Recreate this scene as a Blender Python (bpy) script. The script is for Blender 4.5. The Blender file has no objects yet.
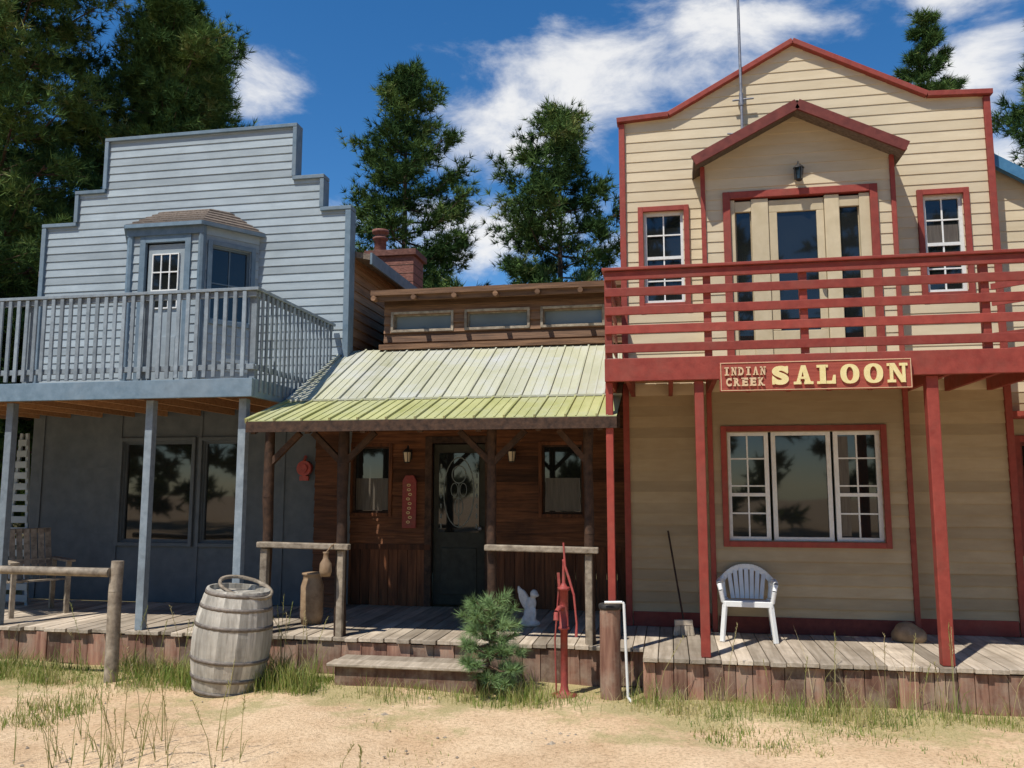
import bpy, math, random
import numpy as np
from mathutils import Matrix, Vector
random.seed(7)
S=bpy.context.scene
COL=S.collection
WP={}
# ---------------------------------------------------------------- materials
def nd(nt,typ,**k):
    n=nt.nodes.new(typ)
    for a,b in k.items():
        setattr(n,a,b)
    return n
def mat(name,c1,c2,scale=(1,1,1),nscale=4.0,rough=.7,bump=.3,tint=.5,dirt=None,dirt_amt=.5,dirt_scale=.8,metal=0.,lo=.3,hi=.7,bdist=.01,detail=4,spec=.3):
    m=bpy.data.materials.new(name); m.use_nodes=True
    nt=m.node_tree; L=nt.links; b=nt.nodes["Principled BSDF"]
    tc=nd(nt,'ShaderNodeNewGeometry'); mp=nd(nt,'ShaderNodeMapping'); mp.inputs['Scale'].default_value=scale
    L.new(tc.outputs['Position'],mp.inputs['Vector'])
    no=nd(nt,'ShaderNodeTexNoise'); no.inputs['Scale'].default_value=nscale; no.inputs['Detail'].default_value=detail
    no.inputs['Roughness'].default_value=.62
    at=nd(nt,'ShaderNodeAttribute'); at.attribute_name='tint'
    ad=nd(nt,'ShaderNodeVectorMath',operation='SCALE'); cv=nd(nt,'ShaderNodeCombineXYZ')
    for i in range(3): L.new(at.outputs['Fac'],cv.inputs[i])
    ad.inputs['Scale'].default_value=7.; L.new(cv.outputs[0],ad.inputs[0])
    av=nd(nt,'ShaderNodeVectorMath',operation='ADD'); L.new(mp.outputs[0],av.inputs[0]); L.new(ad.outputs[0],av.inputs[1])
    L.new(av.outputs[0],no.inputs['Vector'])
    cr=nd(nt,'ShaderNodeValToRGB'); cr.color_ramp.elements[0].position=lo; cr.color_ramp.elements[1].position=hi
    cr.color_ramp.elements[0].color=(*c1,1); cr.color_ramp.elements[1].color=(*c2,1)
    L.new(no.outputs['Fac'],cr.inputs[0])
    mr=nd(nt,'ShaderNodeMapRange'); mr.inputs['To Min'].default_value=1-tint*.6; mr.inputs['To Max'].default_value=1+tint*.5
    L.new(at.outputs['Fac'],mr.inputs['Value'])
    mx=nd(nt,'ShaderNodeVectorMath',operation='SCALE'); L.new(cr.outputs[0],mx.inputs[0]); L.new(mr.outputs[0],mx.inputs['Scale'])
    out=mx.outputs[0]
    if dirt is not None:
        n2=nd(nt,'ShaderNodeTexNoise'); n2.inputs['Scale'].default_value=dirt_scale; n2.inputs['Detail'].default_value=5
        n2.inputs['Roughness'].default_value=.7
        L.new(tc.outputs['Position'],n2.inputs['Vector'])
        r2=nd(nt,'ShaderNodeMapRange'); r2.inputs['From Min'].default_value=.45; r2.inputs['From Max'].default_value=.72
        r2.inputs['To Max'].default_value=dirt_amt; L.new(n2.outputs['Fac'],r2.inputs['Value'])
        m2=nd(nt,'ShaderNodeMix',data_type='RGBA'); L.new(r2.outputs[0],m2.inputs[0]); L.new(out,m2.inputs[6]); m2.inputs[7].default_value=(*dirt,1)
        out=m2.outputs[2]
    L.new(out,b.inputs['Base Color'])
    b.inputs['Roughness'].default_value=rough; b.inputs['Metallic'].default_value=metal
    b.inputs['Specular IOR Level'].default_value=spec
    if bump:
        bp=nd(nt,'ShaderNodeBump'); bp.inputs['Strength'].default_value=bump; bp.inputs['Distance'].default_value=bdist
        L.new(no.outputs['Fac'],bp.inputs['Height']); L.new(bp.outputs[0],b.inputs['Normal'])
    return m
GX=(1,12,12); GY=(12,1,12); GZ=(12,12,1)
M={}
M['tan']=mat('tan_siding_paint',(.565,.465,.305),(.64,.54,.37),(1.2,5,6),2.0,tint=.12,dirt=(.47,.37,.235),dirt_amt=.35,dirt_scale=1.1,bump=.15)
M['tan_shade']=mat('tan_siding_porch_shade',(.365,.28,.165),(.43,.34,.21),(1.2,5,6),2.0,tint=.25,dirt=(.29,.21,.12),dirt_amt=.45,dirt_scale=1.0,bump=.15)  # same tan siding, with the porch shade put into its colour
M['tanp']=mat('tan_trim_paint',(.50,.41,.255),(.60,.50,.33),(2,2,2),3,tint=.12)
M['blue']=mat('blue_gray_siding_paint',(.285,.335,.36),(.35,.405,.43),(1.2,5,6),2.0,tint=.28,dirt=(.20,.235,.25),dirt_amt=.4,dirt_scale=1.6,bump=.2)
M['bluet']=mat('blue_trim_paint',(.10,.155,.20),(.16,.225,.28),(3,3,3),3,tint=.3,dirt=(.25,.27,.28),dirt_amt=.4)
M['bluer']=mat('blue_railing_paint',(.17,.21,.24),(.27,.32,.355),(3,3,3),4,tint=.4,dirt=(.12,.13,.14),dirt_amt=.5,dirt_scale=3)
M['blue_shade']=mat('blue_gray_porch_shade',(.078,.096,.112),(.112,.134,.152),(3,3,3),2,tint=.15,dirt=(.06,.072,.08),dirt_amt=.4,dirt_scale=1.2)  # blue siding darkened so its colour carries the shade under the balcony
M['red']=mat('barn_red_paint',(.225,.036,.025),(.315,.058,.040),(3,3,3),4,tint=.3,dirt=(.21,.075,.052),dirt_amt=.5,dirt_scale=3.5,rough=.6)
M['dred']=mat('dark_red_paint',(.10,.022,.018),(.17,.04,.03),(3,3,3),4,tint=.3)
M['white']=mat('white_paint',(.66,.66,.62),(.8,.8,.76),(3,3,3),5,tint=.1,bump=.1)
M['cabin']=mat('cabin_stained_wood',(.055,.022,.010),(.215,.085,.035),(1,9,14),2.2,tint=.8,dirt=(.03,.015,.009),dirt_amt=.7,bump=.6)
M['cabinv']=mat('cabin_panel_wood',(.07,.027,.012),(.22,.08,.032),GZ,2.,tint=.7,bump=.6)
M['dwood']=mat('dark_weathered_timber',(.025,.014,.009),(.09,.048,.028),(5,5,5),3,tint=.5,bump=.6)
M['brside']=mat('brown_side_siding',(.16,.09,.045),(.33,.20,.11),(9,1,14),2.,tint=.5,bump=.5)
M['deckw']=mat('deck_boards',(.32,.26,.19),(.58,.49,.38),GY,1.6,tint=.7,dirt=(.17,.13,.09),dirt_amt=.6,dirt_scale=2,bump=.6)
M['apron']=mat('apron_boards',(.14,.06,.04),(.36,.20,.135),GZ,1.8,tint=.95,dirt=(.38,.30,.22),dirt_amt=.8,dirt_scale=3,bump=.7)
M['log']=mat('gray_log',(.16,.125,.09),(.42,.35,.26),(4,4,4),3,tint=.4,bump=.8)
M['barrel']=mat('gray_oak_staves',(.30,.275,.23),(.56,.52,.44),GZ,2.2,tint=.6,bump=.7,dirt=(.18,.155,.125),dirt_amt=.5,dirt_scale=3)
M['iron']=mat('rusty_iron',(.12,.10,.085),(.27,.23,.19),(4,4,4),6,tint=.3,rough=.65,metal=.3)
M['gmetal']=mat('yellow_green_metal_roof',(.34,.345,.12),(.47,.46,.21),(2.5,1,1),1.1,tint=.2,dirt=(.46,.46,.30),dirt_amt=.7,dirt_scale=1.8,rough=.55,bump=.05)
M['gmetal2']=mat('faded_metal_roof',(.40,.395,.255),(.50,.49,.365),(2.5,1,1),1.1,tint=.2,dirt=(.50,.505,.475),dirt_amt=.95,dirt_scale=1.6,rough=.55,bump=.05)
M['shing']=mat('brown_shingles',(.09,.07,.055),(.22,.17,.13),(6,6,6),5,tint=.6,bump=.8)
M['chim']=mat('red_brown_masonry',(.13,.05,.035),(.25,.11,.08),(6,6,10),3,tint=.5,bump=.7)
M['plast']=mat('white_plastic',(.70,.70,.67),(.78,.78,.75),(3,3,3),3,tint=.05,bump=.02,rough=.35,spec=.5)
M['stone']=mat('white_carved_stone',(.6,.58,.54),(.8,.78,.74),(4,4,4),6,tint=.1,bump=.5)
M['pumpred']=mat('pump_red_enamel',(.27,.045,.04),(.40,.08,.065),(4,4,4),6,tint=.2,rough=.55,dirt=(.22,.10,.075),dirt_amt=.7,dirt_scale=8)
M['signb']=mat('sign_board_red',(.27,.05,.035),(.37,.085,.055),(1,6,14),3,tint=.2,bump=.4)
M['cream']=mat('cream_lettering',(.72,.59,.26),(.80,.69,.36),(5,5,5),5,tint=.0,bump=.05)
M['pink']=mat('tan_lettering',(.60,.42,.24),(.68,.50,.32),(5,5,5),5,tint=.0,bump=.05)
M['black']=mat('black_metal',(.02,.02,.02),(.05,.045,.04),(4,4,4),5,tint=.1,rough=.5)
M['soffit']=mat('orange_plywood_underside',(.30,.16,.075),(.44,.26,.13),GX,2,tint=.4)
M['galv']=mat('galvanised_steel',(.2,.2,.21),(.32,.32,.34),(4,4,4),5,tint=.1,rough=.5,metal=.6)
M['bluem']=mat('blue_metal_roof',(.05,.15,.27),(.08,.22,.36),(4,4,4),3,tint=.1,rough=.4)
M['bark']=mat('pine_bark',(.05,.028,.018),(.14,.085,.055),(3,3,1),6,tint=.3,bump=1.,bdist=.04,detail=3)
M['door']=mat('olive_door_paint',(.035,.035,.025),(.06,.06,.045),(3,3,3),3,tint=.2)
M['clear']=mat('clerestory_wood',(.09,.047,.026),(.25,.135,.07),(1,10,14),2.2,tint=.8,bump=.6)
M['frost']=mat('etched_glass_motif',(.11,.13,.12),(.18,.205,.19),(3,3,3),5,tint=0,bump=0,rough=.3)
M['curt']=mat('window_curtain',(.085,.07,.055),(.14,.12,.095),(14,1,1),4,tint=0,bump=.2,rough=.25)
M['tanroof']=mat('roof_felt_gray',(.12,.11,.10),(.2,.18,.16),(3,3,3),4,tint=.3)
M['pot']=mat('brown_stoneware',(.22,.14,.08),(.36,.25,.15),(3,3,3),4,tint=.2,rough=.4)
def glassmat(name,c,rough=.04,spec=.9):
    m=mat(name,c,tuple(x*1.6 for x in c),(1,1,1),1.5,rough=rough,bump=.12,tint=0,bdist=.01,detail=1,spec=spec); return m
M['glass']=glassmat('dark_window_glass',(.010,.011,.011),.03,.7)
M['cglass']=glassmat('clerestory_window_glass',(.15,.16,.14),.15,.6)
M['amber']=glassmat('lantern_glass',(.5,.42,.28),.2,.5)
def leafmat(name,stops,trans=.25):
    m=bpy.data.materials.new(name); m.use_nodes=True; nt=m.node_tree; L=nt.links; b=nt.nodes["Principled BSDF"]
    at=nd(nt,'ShaderNodeAttribute'); at.attribute_name='tint'
    cr=nd(nt,'ShaderNodeValToRGB'); e=cr.color_ramp.elements
    e[0].position=stops[0][0]; e[0].color=(*stops[0][1],1); e[1].position=stops[-1][0]; e[1].color=(*stops[-1][1],1)
    for p,c in stops[1:-1]:
        x=e.new(p); x.color=(*c,1)
    L.new(at.outputs['Fac'],cr.inputs[0])
    if trans==0:
        nt.nodes.remove(b); df=nd(nt,'ShaderNodeBsdfDiffuse'); L.new(cr.outputs[0],df.inputs[0]); L.new(df.outputs[0],nt.nodes['Material Output'].inputs[0]); return m
    L.new(cr.outputs[0],b.inputs['Base Color']); b.inputs['Roughness'].default_value=.55
    b.inputs['Specular IOR Level'].default_value=.3
    tr=nd(nt,'ShaderNodeBsdfTranslucent'); L.new(cr.outputs[0],tr.inputs[0]); mx=nd(nt,'ShaderNodeMixShader'); mx.inputs[0].default_value=trans
    L.new(b.outputs[0],mx.inputs[1]); L.new(tr.outputs[0],mx.inputs[2]); L.new(mx.outputs[0],nt.nodes['Material Output'].inputs[0])
    return m
M['needle']=leafmat('pine_needles',[(0,(.03,.062,.023)),(.45,(.072,.125,.038)),(.85,(.145,.215,.06)),(1,(.25,.26,.095))],0)
M['needle2']=leafmat('young_pine_needles',[(0,(.13,.21,.08)),(1,(.29,.41,.18))],0)
M['grass']=leafmat('grass_blades',[(0,(.11,.19,.03)),(.35,(.23,.30,.06)),(.65,(.42,.37,.14)),(1,(.60,.50,.28))],.3)
# ---------------------------------------------------------------- mesh builder
class MB:
    def __init__(s,xf=None): s.v=[];s.f=[];s.m=[];s.t=[];s.s=[];s.xf=xf
    def add(s,vs,fs,m=0,t=None,sm=False):
        o=len(s.v); t=random.random() if t is None else t
        for p in vs:
            p=Vector(p)
            if s.xf is not None: p=s.xf@p
            s.v.append(p)
        for f in fs:
            s.f.append([o+i for i in f]); s.m.append(m); s.t.append(t); s.s.append(sm)
        return s
    def box(s,x0,x1,y0,y1,z0,z1,m=0,t=None):
        return s.add([(x0,y0,z0),(x1,y0,z0),(x1,y1,z0),(x0,y1,z0),(x0,y0,z1),(x1,y0,z1),(x1,y1,z1),(x0,y1,z1)],
              [(0,3,2,1),(4,5,6,7),(0,1,5,4),(1,2,6,5),(2,3,7,6),(3,0,4,7)],m,t)
    def beam(s,p0,p1,w,h,m=0,t=None):
        p0=Vector(p0);p1=Vector(p1);d=(p1-p0).normalized()
        sd=d.cross(Vector((0,0,1)))
        sd=Vector((1,0,0)) if sd.length<1e-3 else sd.normalized()
        up=sd.cross(d)
        vs=[]
        for p in (p0,p1):
            for a,b in((-1,-1),(1,-1),(1,1),(-1,1)): vs.append(p+sd*a*w/2+up*b*h/2)
        return s.add(vs,[(0,1,2,3),(7,6,5,4),(0,4,5,1),(1,5,6,2),(2,6,7,3),(3,7,4,0)],m,t)
    def cyl(s,p0,p1,r0,r1=None,n=12,m=0,t=None,cap=True,sm=True):
        r1=r0 if r1 is None else r1
        p0=Vector(p0);p1=Vector(p1);d=(p1-p0).normalized()
        sd=d.cross(Vector((0,0,1))); sd=Vector((1,0,0)) if sd.length<1e-3 else sd.normalized(); up=sd.cross(d)
        vs=[]
        for p,r in((p0,r0),(p1,r1)):
            for i in range(n):
                a=2*math.pi*i/n; vs.append(p+sd*math.cos(a)*r+up*math.sin(a)*r)
        t=random.random() if t is None else t
        s.add(vs,[(i,(i+1)%n,n+(i+1)%n,n+i) for i in range(n)],m,t,sm)
        if cap:
            s.add(vs[:n],[tuple(range(n))[::-1]],m,t); s.add(vs[n:],[tuple(range(n))],m,t)
        return s
    def tube(s,pts,rs,n=8,m=0,t=None):
        t=random.random() if t is None else t
        for i in range(len(pts)-1):
            s.cyl(pts[i],pts[i+1],rs[i],rs[i+1],n,m,t,cap=(i in(0,len(pts)-2)))
        return s
    def lathe(s,c,prof,n=24,m=0,seg_tint=False,sm=True):
        c=Vector(c); t0=random.random()
        ts=[random.random() if seg_tint else t0 for _ in range(n)]
        vs=[]
        for r,z in prof:
            for i in range(n):
                a=2*math.pi*i/n; vs.append(c+Vector((math.cos(a)*r,math.sin(a)*r,z)))
        o=len(s.v)
        for p in vs: s.v.append(s.xf@p if s.xf is not None else p)
        for k in range(len(prof)-1):
            for i in range(n):
                s.f.append([o+k*n+i,o+k*n+(i+1)%n,o+(k+1)*n+(i+1)%n,o+(k+1)*n+i]); s.m.append(m); s.t.append(ts[i]); s.s.append(sm)
        return s
    def prism(s,pts,y0,y1,m=0,t=None):
        n=len(pts)
        vs=[(x,y0,z) for x,z in pts]+[(x,y1,z) for x,z in pts]
        fs=[tuple(range(n)),tuple(range(2*n-1,n-1,-1))]+[(i,i+n,(i+1)%n+n,(i+1)%n) for i in range(n)]
        return s.add(vs,fs,m,t)
    def obj(s,name,parent=None,mats=('tan',),label=None,bevel=0,origin=None):
        V=np.array([tuple(p) for p in s.v])
        if origin is None:
            lo=V.min(0);hi=V.max(0); origin=Vector(((lo[0]+hi[0])/2,(lo[1]+hi[1])/2,lo[2]))
        origin=Vector(origin)
        me=bpy.data.meshes.new(name); me.from_pydata([tuple(p-origin) for p in s.v],[],s.f)
        for k in mats: me.materials.append(M[k])
        me.polygons.foreach_set('material_index',s.m); me.polygons.foreach_set('use_smooth',s.s)
        a=me.attributes.new('tint','FLOAT','FACE'); a.data.foreach_set('value',s.t)
        me.update()
        ob=bpy.data.objects.new(name,me); COL.objects.link(ob); place(ob,parent,origin)
        if label: ob['label']=label
        if bevel:
            b=ob.modifiers.new('bevel','BEVEL'); b.width=bevel; b.segments=2; b.limit_method='ANGLE'; b.angle_limit=math.radians(50)
        return ob
def place(ob,parent,w):
    w=Vector(w); WP[ob.name]=w
    if parent is not None:
        ob.parent=parent; ob.location=w-WP[parent.name]
    else: ob.location=w
def thing(name,loc,label,category,group=None):
    e=bpy.data.objects.new(name,None); e.empty_display_size=.3; COL.objects.link(e); place(e,None,loc)
    e['label']=label; e['category']=category
    if group: e['group']=group
    return e
def tag(ob,label,category=None,group=None,kind=None):
    ob['label']=label
    if category: ob['category']=category
    if group: ob['group']=group
    if kind: ob['kind']=kind
    return ob
def siding(mb,xl,xr,z0,z1,y,lap=.14,holes=(),breaks=(),m=0,lip=.018):
    if not callable(xl): c=xl; xl=lambda z,c=c:c
    if not callable(xr): c2=xr; xr=lambda z,c=c2:c
    lipf=lip if callable(lip) else (lambda z,l=lip:l)
    z=z0
    while z<z1-1e-4:
        zt=min(z+lap,z1); t=random.random(); mi=m(z) if callable(m) else m; lp=lipf(z)
        sp={z,zt}
        for h in holes:
            for e in(h[2],h[3]):
                if z+1e-4<e<zt-1e-4: sp.add(e)
        for e in breaks:
            if z+1e-4<e<zt-1e-4: sp.add(e)
        sp=sorted(sp)
        for a,b in zip(sp[:-1],sp[1:]):
            e=1e-5; mid=(a+b)/2
            L=(xl(a+e),xl(b-e)); R=(xr(a+e),xr(b-e)); segs=[]
            for h in sorted([h for h in holes if h[2]<mid<h[3]]):
                segs.append((L,(h[0],h[0]))); L=(h[1],h[1])
            segs.append((L,R))
            oa=y-lp*(1-(a-z)/lap); ob_=y-lp*(1-(b-z)/lap)
            for l,r in segs:
                if r[0]-l[0]<1e-4 and r[1]-l[1]<1e-4: continue
                mb.add([(l[0],oa,a),(r[0],oa,a),(r[1],ob_,b),(l[1],ob_,b)],[(0,1,2,3)],mi,t)
                if a==z: mb.add([(l[0],y-lp,a),(r[0],y-lp,a),(r[0],y+.002,a),(l[0],y+.002,a)],[(3,2,1,0)],mi,t)
        z=zt
def window(root,x0,x1,z0,z1,y,trim=.07,tm='red',sash='white',cols=2,rows=3,glass='glass',xf=None,panes=None,label=None,name='window',sw=.04,rail=None,curtain=None):
    """outer bounds incl. trim"""
    a,b,c,d=x0+trim,x1-trim,z0+trim,z1-trim
    g=MB(xf)
    panes=panes or [(a,b,cols,rows)]
    for (pa,pb,pc,pr) in panes:
        g.box(pa+sw*.5,pb-sw*.5,y+.058,y+.07,c+sw*.5,d-sw*.5,0,.5)
        g.box(pa,pa+sw,y+.03,y+.075,c,d,1); g.box(pb-sw,pb,y+.03,y+.075,c,d,1)
        g.box(pa+sw,pb-sw,y+.03,y+.075,c,c+sw,1); g.box(pa+sw,pb-sw,y+.03,y+.075,d-sw,d,1)
        for i in range(1,pc):
            x=pa+(pb-pa)*i/pc; g.box(x-.008,x+.008,y+.045,y+.06,c+sw,d-sw,1)
        for i in range(1,pr):
            z=c+(d-c)*i/pr; g.box(pa+sw,pb-sw,y+.043,y+.061,z-.008,z+.008,1)
        if rail and pr>1: g.box(pa+sw,pb-sw,y+.035,y+.073,c+(d-c)*rail-.018,c+(d-c)*rail+.018,1)
    w=g.obj(name,root,(glass,sash),label)
    f=MB(xf)
    f.box(x0,a,y-.04,y+.08,z0,z1); f.box(b,x1,y-.04,y+.08,z0,z1)
    f.box(a,b,y-.038,y+.08,z0,c); f.box(a,b,y-.038,y+.08,d,z1)
    f.obj('frame',w,(tm,),bevel=.004)
    for (ca,cb,f0,f1) in (curtain or ()):
        q=MB(xf); q.box(ca,cb,y+.052,y+.057,c+(d-c)*f0,c+(d-c)*f1,0,.5); q.obj('curtain',w,('curt',))
    return w
def copy_tree(src,loc):
    n=src.copy(); COL.objects.link(n); n.location=Vector(loc); WP[n.name]=Vector(loc)
    for c in [o for o in bpy.data.objects if o.parent==src]:
        k=c.copy(); COL.objects.link(k); k.parent=n
    return n
G=-.38
# ================================================================= GROUND
def ground():
    xs=np.concatenate([np.linspace(-220,-14,24),np.linspace(-13,10,150),np.linspace(11,220,24)])
    ys=np.concatenate([np.linspace(-120,-1,18),np.linspace(0,12,90),np.linspace(13,260,26)])
    X,Y=np.meshgrid(xs,ys)
    Z=G+.018*np.sin(X*1.7+np.sin(Y*1.3)*2)*np.cos(Y*2.1+X*.4)+.012*np.sin(X*4.3+Y*3.1)-.02*np.clip((8-Y)/4,0,1)
    nx=len(xs);ny=len(ys)
    V=np.stack([X.ravel(),Y.ravel(),Z.ravel()],1)
    idx=np.arange(nx*ny).reshape(ny,nx)
    F=np.stack([idx[:-1,:-1].ravel(),idx[:-1,1:].ravel(),idx[1:,1:].ravel(),idx[1:,:-1].ravel()],1)
    me=bpy.data.meshes.new('ground'); me.from_pydata(V.tolist(),[],F.tolist()); 
    me.polygons.foreach_set('use_smooth',[True]*len(F))
    m=bpy.data.materials.new('sandy_ground'); m.use_nodes=True; nt=m.node_tree; L=nt.links; b=nt.nodes['Principled BSDF']; b.inputs['Roughness'].default_value=.95; b.inputs['Specular IOR Level'].default_value=.1
    ge=nd(nt,'ShaderNodeNewGeometry')
    def noise(s,d=6,r=.65):
        n=nd(nt,'ShaderNodeTexNoise'); n.inputs['Scale'].default_value=s; n.inputs['Detail'].default_value=d; n.inputs['Roughness'].default_value=r
        L.new(ge.outputs['Position'],n.inputs['Vector']); return n
    n1=noise(1.2); n2=noise(35,3); n3=noise(1.0,7,.72); n4=noise(90,2)
    r1=nd(nt,'ShaderNodeValToRGB'); e=r1.color_ramp.elements; e[0].position=.35;e[0].color=(.60,.41,.245,1); e[1].position=.65; e[1].color=(.77,.575,.375,1); L.new(n1.outputs[0],r1.inputs[0])
    r2=nd(nt,'ShaderNodeValToRGB'); e=r2.color_ramp.elements; e[0].position=.28;e[0].color=(.62,.58,.53,1); e[1].position=.55; e[1].color=(1.04,1.03,1,1); L.new(n2.outputs[0],r2.inputs[0])
    mu=nd(nt,'ShaderNodeMix',data_type='RGBA',blend_type='MULTIPLY'); mu.inputs[0].default_value=1; L.new(r1.outputs[0],mu.inputs[6]); L.new(r2.outputs[0],mu.inputs[7])
    sp=nd(nt,'ShaderNodeSeparateXYZ'); L.new(ge.outputs['Position'],sp.inputs[0])
    mY=nd(nt,'ShaderNodeMapRange'); mY.inputs['From Min'].default_value=6.4; mY.inputs['From Max'].default_value=7.9; mY.inputs['To Min'].default_value=-.10; mY.inputs['To Max'].default_value=.15; L.new(sp.outputs[1],mY.inputs['Value'])
    ad=nd(nt,'ShaderNodeMath',operation='ADD'); L.new(n3.outputs[0],ad.inputs[0]); L.new(mY.outputs[0],ad.inputs[1])
    mr=nd(nt,'ShaderNodeMapRange'); mr.inputs['From Min'].default_value=.50; mr.inputs['From Max'].default_value=.60; mr.inputs['To Max'].default_value=.75; L.new(ad.outputs[0],mr.inputs['Value'])
    r3=nd(nt,'ShaderNodeValToRGB'); e=r3.color_ramp.elements; e[0].position=.35;e[0].color=(.22,.22,.07,1); e[1].position=.62; e[1].color=(.50,.42,.21,1); L.new(n4.outputs[0],r3.inputs[0])
    mm=nd(nt,'ShaderNodeMix',data_type='RGBA'); L.new(mr.outputs[0],mm.inputs[0]); L.new(mu.outputs[2],mm.inputs[6]); L.new(r3.outputs[0],mm.inputs[7])
    # forest floor darker behind the buildings
    mF=nd(nt,'ShaderNodeMapRange'); mF.inputs['From Min'].default_value=9.5; mF.inputs['From Max'].default_value=12; L.new(sp.outputs[1],mF.inputs['Value'])
    mg=nd(nt,'ShaderNodeMix',data_type='RGBA'); L.new(mF.outputs[0],mg.inputs[0]); L.new(mm.outputs[2],mg.inputs[6]); mg.inputs[7].default_value=(.16,.13,.06,1)
    L.new(mg.outputs[2],b.inputs['Base Color'])
    a2=nd(nt,'ShaderNodeMath',operation='ADD'); L.new(n2.outputs[0],a2.inputs[0]); L.new(n4.outputs[0],a2.inputs[1])
    bp=nd(nt,'ShaderNodeBump'); bp.inputs['Strength'].default_value=.65; bp.inputs['Distance'].default_value=.024; L.new(a2.outputs[0],bp.inputs['Height']); L.new(bp.outputs[0],b.inputs['Normal'])
    me.materials.append(m)
    o=bpy.data.objects.new('ground',me); COL.objects.link(o); o['kind']='structure'; o['label']='sandy gravel ground with dry grass patches'
ground()
# ================================================================= DECKS
def planks(mb,x0,x1,y0,y1,z=0,w=.14,th=.04):
    x=x0
    while x<x1-.02:
        e=min(x+w,x1); dz=random.uniform(-.004,.003)
        mb.box(x+.004,e-.004,y0+random.uniform(-.03,.025),y1,z-th+dz,z+dz); x=e
def boardwalk(label,x0,x1,y0,y1,am,step=.11):
    r=MB(); planks(r,x0,x1,y0,y1)
    r.box(x0+.02,x1-.02,y0+.10,y1-.02,G-.05,-.06,1,.1)
    o=r.obj('boardwalk',None,('deckw','dwood'),bevel=.004); tag(o,label,'boardwalk',kind='structure')
    a=MB()
    x=x0
    while x<x1-.02:
        e=min(x+step*random.uniform(.7,1.5),x1)
        a.box(x+.003,e-.003,y0+.03+random.uniform(0,.012),y0+.06,G-.04+random.uniform(0,.05),-.045-random.uniform(0,.012)); x=e
    a.obj('apron',o,(am,),bevel=.003)
boardwalk('weathered plank boardwalk edged with upright reddish boards',-.27,7.5,8.0,9.74,'apron',.12)
boardwalk('weathered plank porch floor before the log cabin',-4.3,-.272,8.45,10.78,'apron',.2)
boardwalk('gray plank porch floor under the blue balcony',-11,-4.302,8.42,10.48,'apron',.16)
st=MB(); st.box(-3.32,-1.76,7.98,8.2,-.195,-.163); st.box(-3.30,-1.78,8.205,8.44,-.197,-.165)
o=st.obj('wooden_step',None,('deckw',),bevel=.008); tag(o,'low wooden plank step in front of the cabin porch','step')
s2=MB(); s2.box(-3.25,-1.83,8.03,8.06,G-.03,-.197,0); s2.box(-3.25,-3.2,8.06,8.4,G-.03,-.199); s2.box(-1.88,-1.83,8.06,8.4,G-.03,-.199); s2.obj('riser',o,('apron',))
# ================================================================= SALOON
SY=9.75; BY=9.5
sal=thing('saloon_building',(1.5,SY,0),'two-storey tan saloon with barn red trim, gabled front and balcony','building')
def sxl(z): return -.46 if z<5.92 else .08+(1.53-.08)*(z-5.92)/.77
def sxr(z): return 3.57 if z<5.92 else 2.97-(2.97-1.53)*(z-5.92)/.77
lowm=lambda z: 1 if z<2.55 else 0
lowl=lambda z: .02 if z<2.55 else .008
w=MB()
holes=[(-.22,.23,3.67,4.75),(2.86,3.26,3.67,4.76),(.47,2.46,0,5.3)]
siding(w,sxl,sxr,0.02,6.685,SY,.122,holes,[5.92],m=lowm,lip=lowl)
w.box(-.455,-.43,SY+.02,16,0,5.6); w.box(3.54,3.565,SY+.02,16,0,5.6); w.box(-.45,3.56,15.98,16,0,5.6)
w.obj('wall',sal,('tan','tan_shade'))
w=MB()
bh=[(.64,2.21,.97,2.13),(.75,2.24,2.76,4.77)]
def bxl(z): return .45 if z<5.2 else .45+(z-5.2)/.55*1.02
def bxr(z): return 2.48 if z<5.2 else 2.48-(z-5.2)/.55*1.02
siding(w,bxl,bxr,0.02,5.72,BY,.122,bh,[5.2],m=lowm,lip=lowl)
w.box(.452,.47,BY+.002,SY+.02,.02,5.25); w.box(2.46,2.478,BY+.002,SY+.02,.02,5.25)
w.obj('bay_wall',sal,('tan','tan_shade'))
t=MB()
def rake(mb,pts,y,wd,h):
    for (a,b) in zip(pts[:-1],pts[1:]): mb.beam((a[0],y,a[1]),(b[0],y,b[1]),wd,h)
rake(t,[(-.52,5.90),(.09,5.93),(1.53,6.71),(2.96,5.93),(3.63,5.90)],SY,.16,.06)
t.box(-.5,-.43,SY-.04,SY+.03,0.0,5.86); t.box(3.54,3.61,SY-.04,SY+.03,0,5.86)
for x in(.43,2.46): t.box(x,x+.055,BY-.035,BY+.03,0,2.74); t.box(x,x+.05,BY-.032,BY+.03,2.78,5.17)
t.box(-.42,.43,SY-.03,SY+.01,.0,.16); t.box(2.53,3.53,SY-.03,SY+.01,.0,.16)
t.obj('trim',sal,('red',),bevel=.005)
t=MB(); t.box(.50,2.455,BY-.03,BY+.01,.0,.17); t.obj('baseboard',sal,('dred',))
r=MB(); r.prism([(-.5,5.35),(1.53,6.4),(3.6,5.35),(3.6,5.45),(1.53,6.5),(-.5,5.45)],SY+.1,16.3); r.obj('roof',sal,('tanroof',))
r=MB()
pk=(1.475,5.75)
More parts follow.
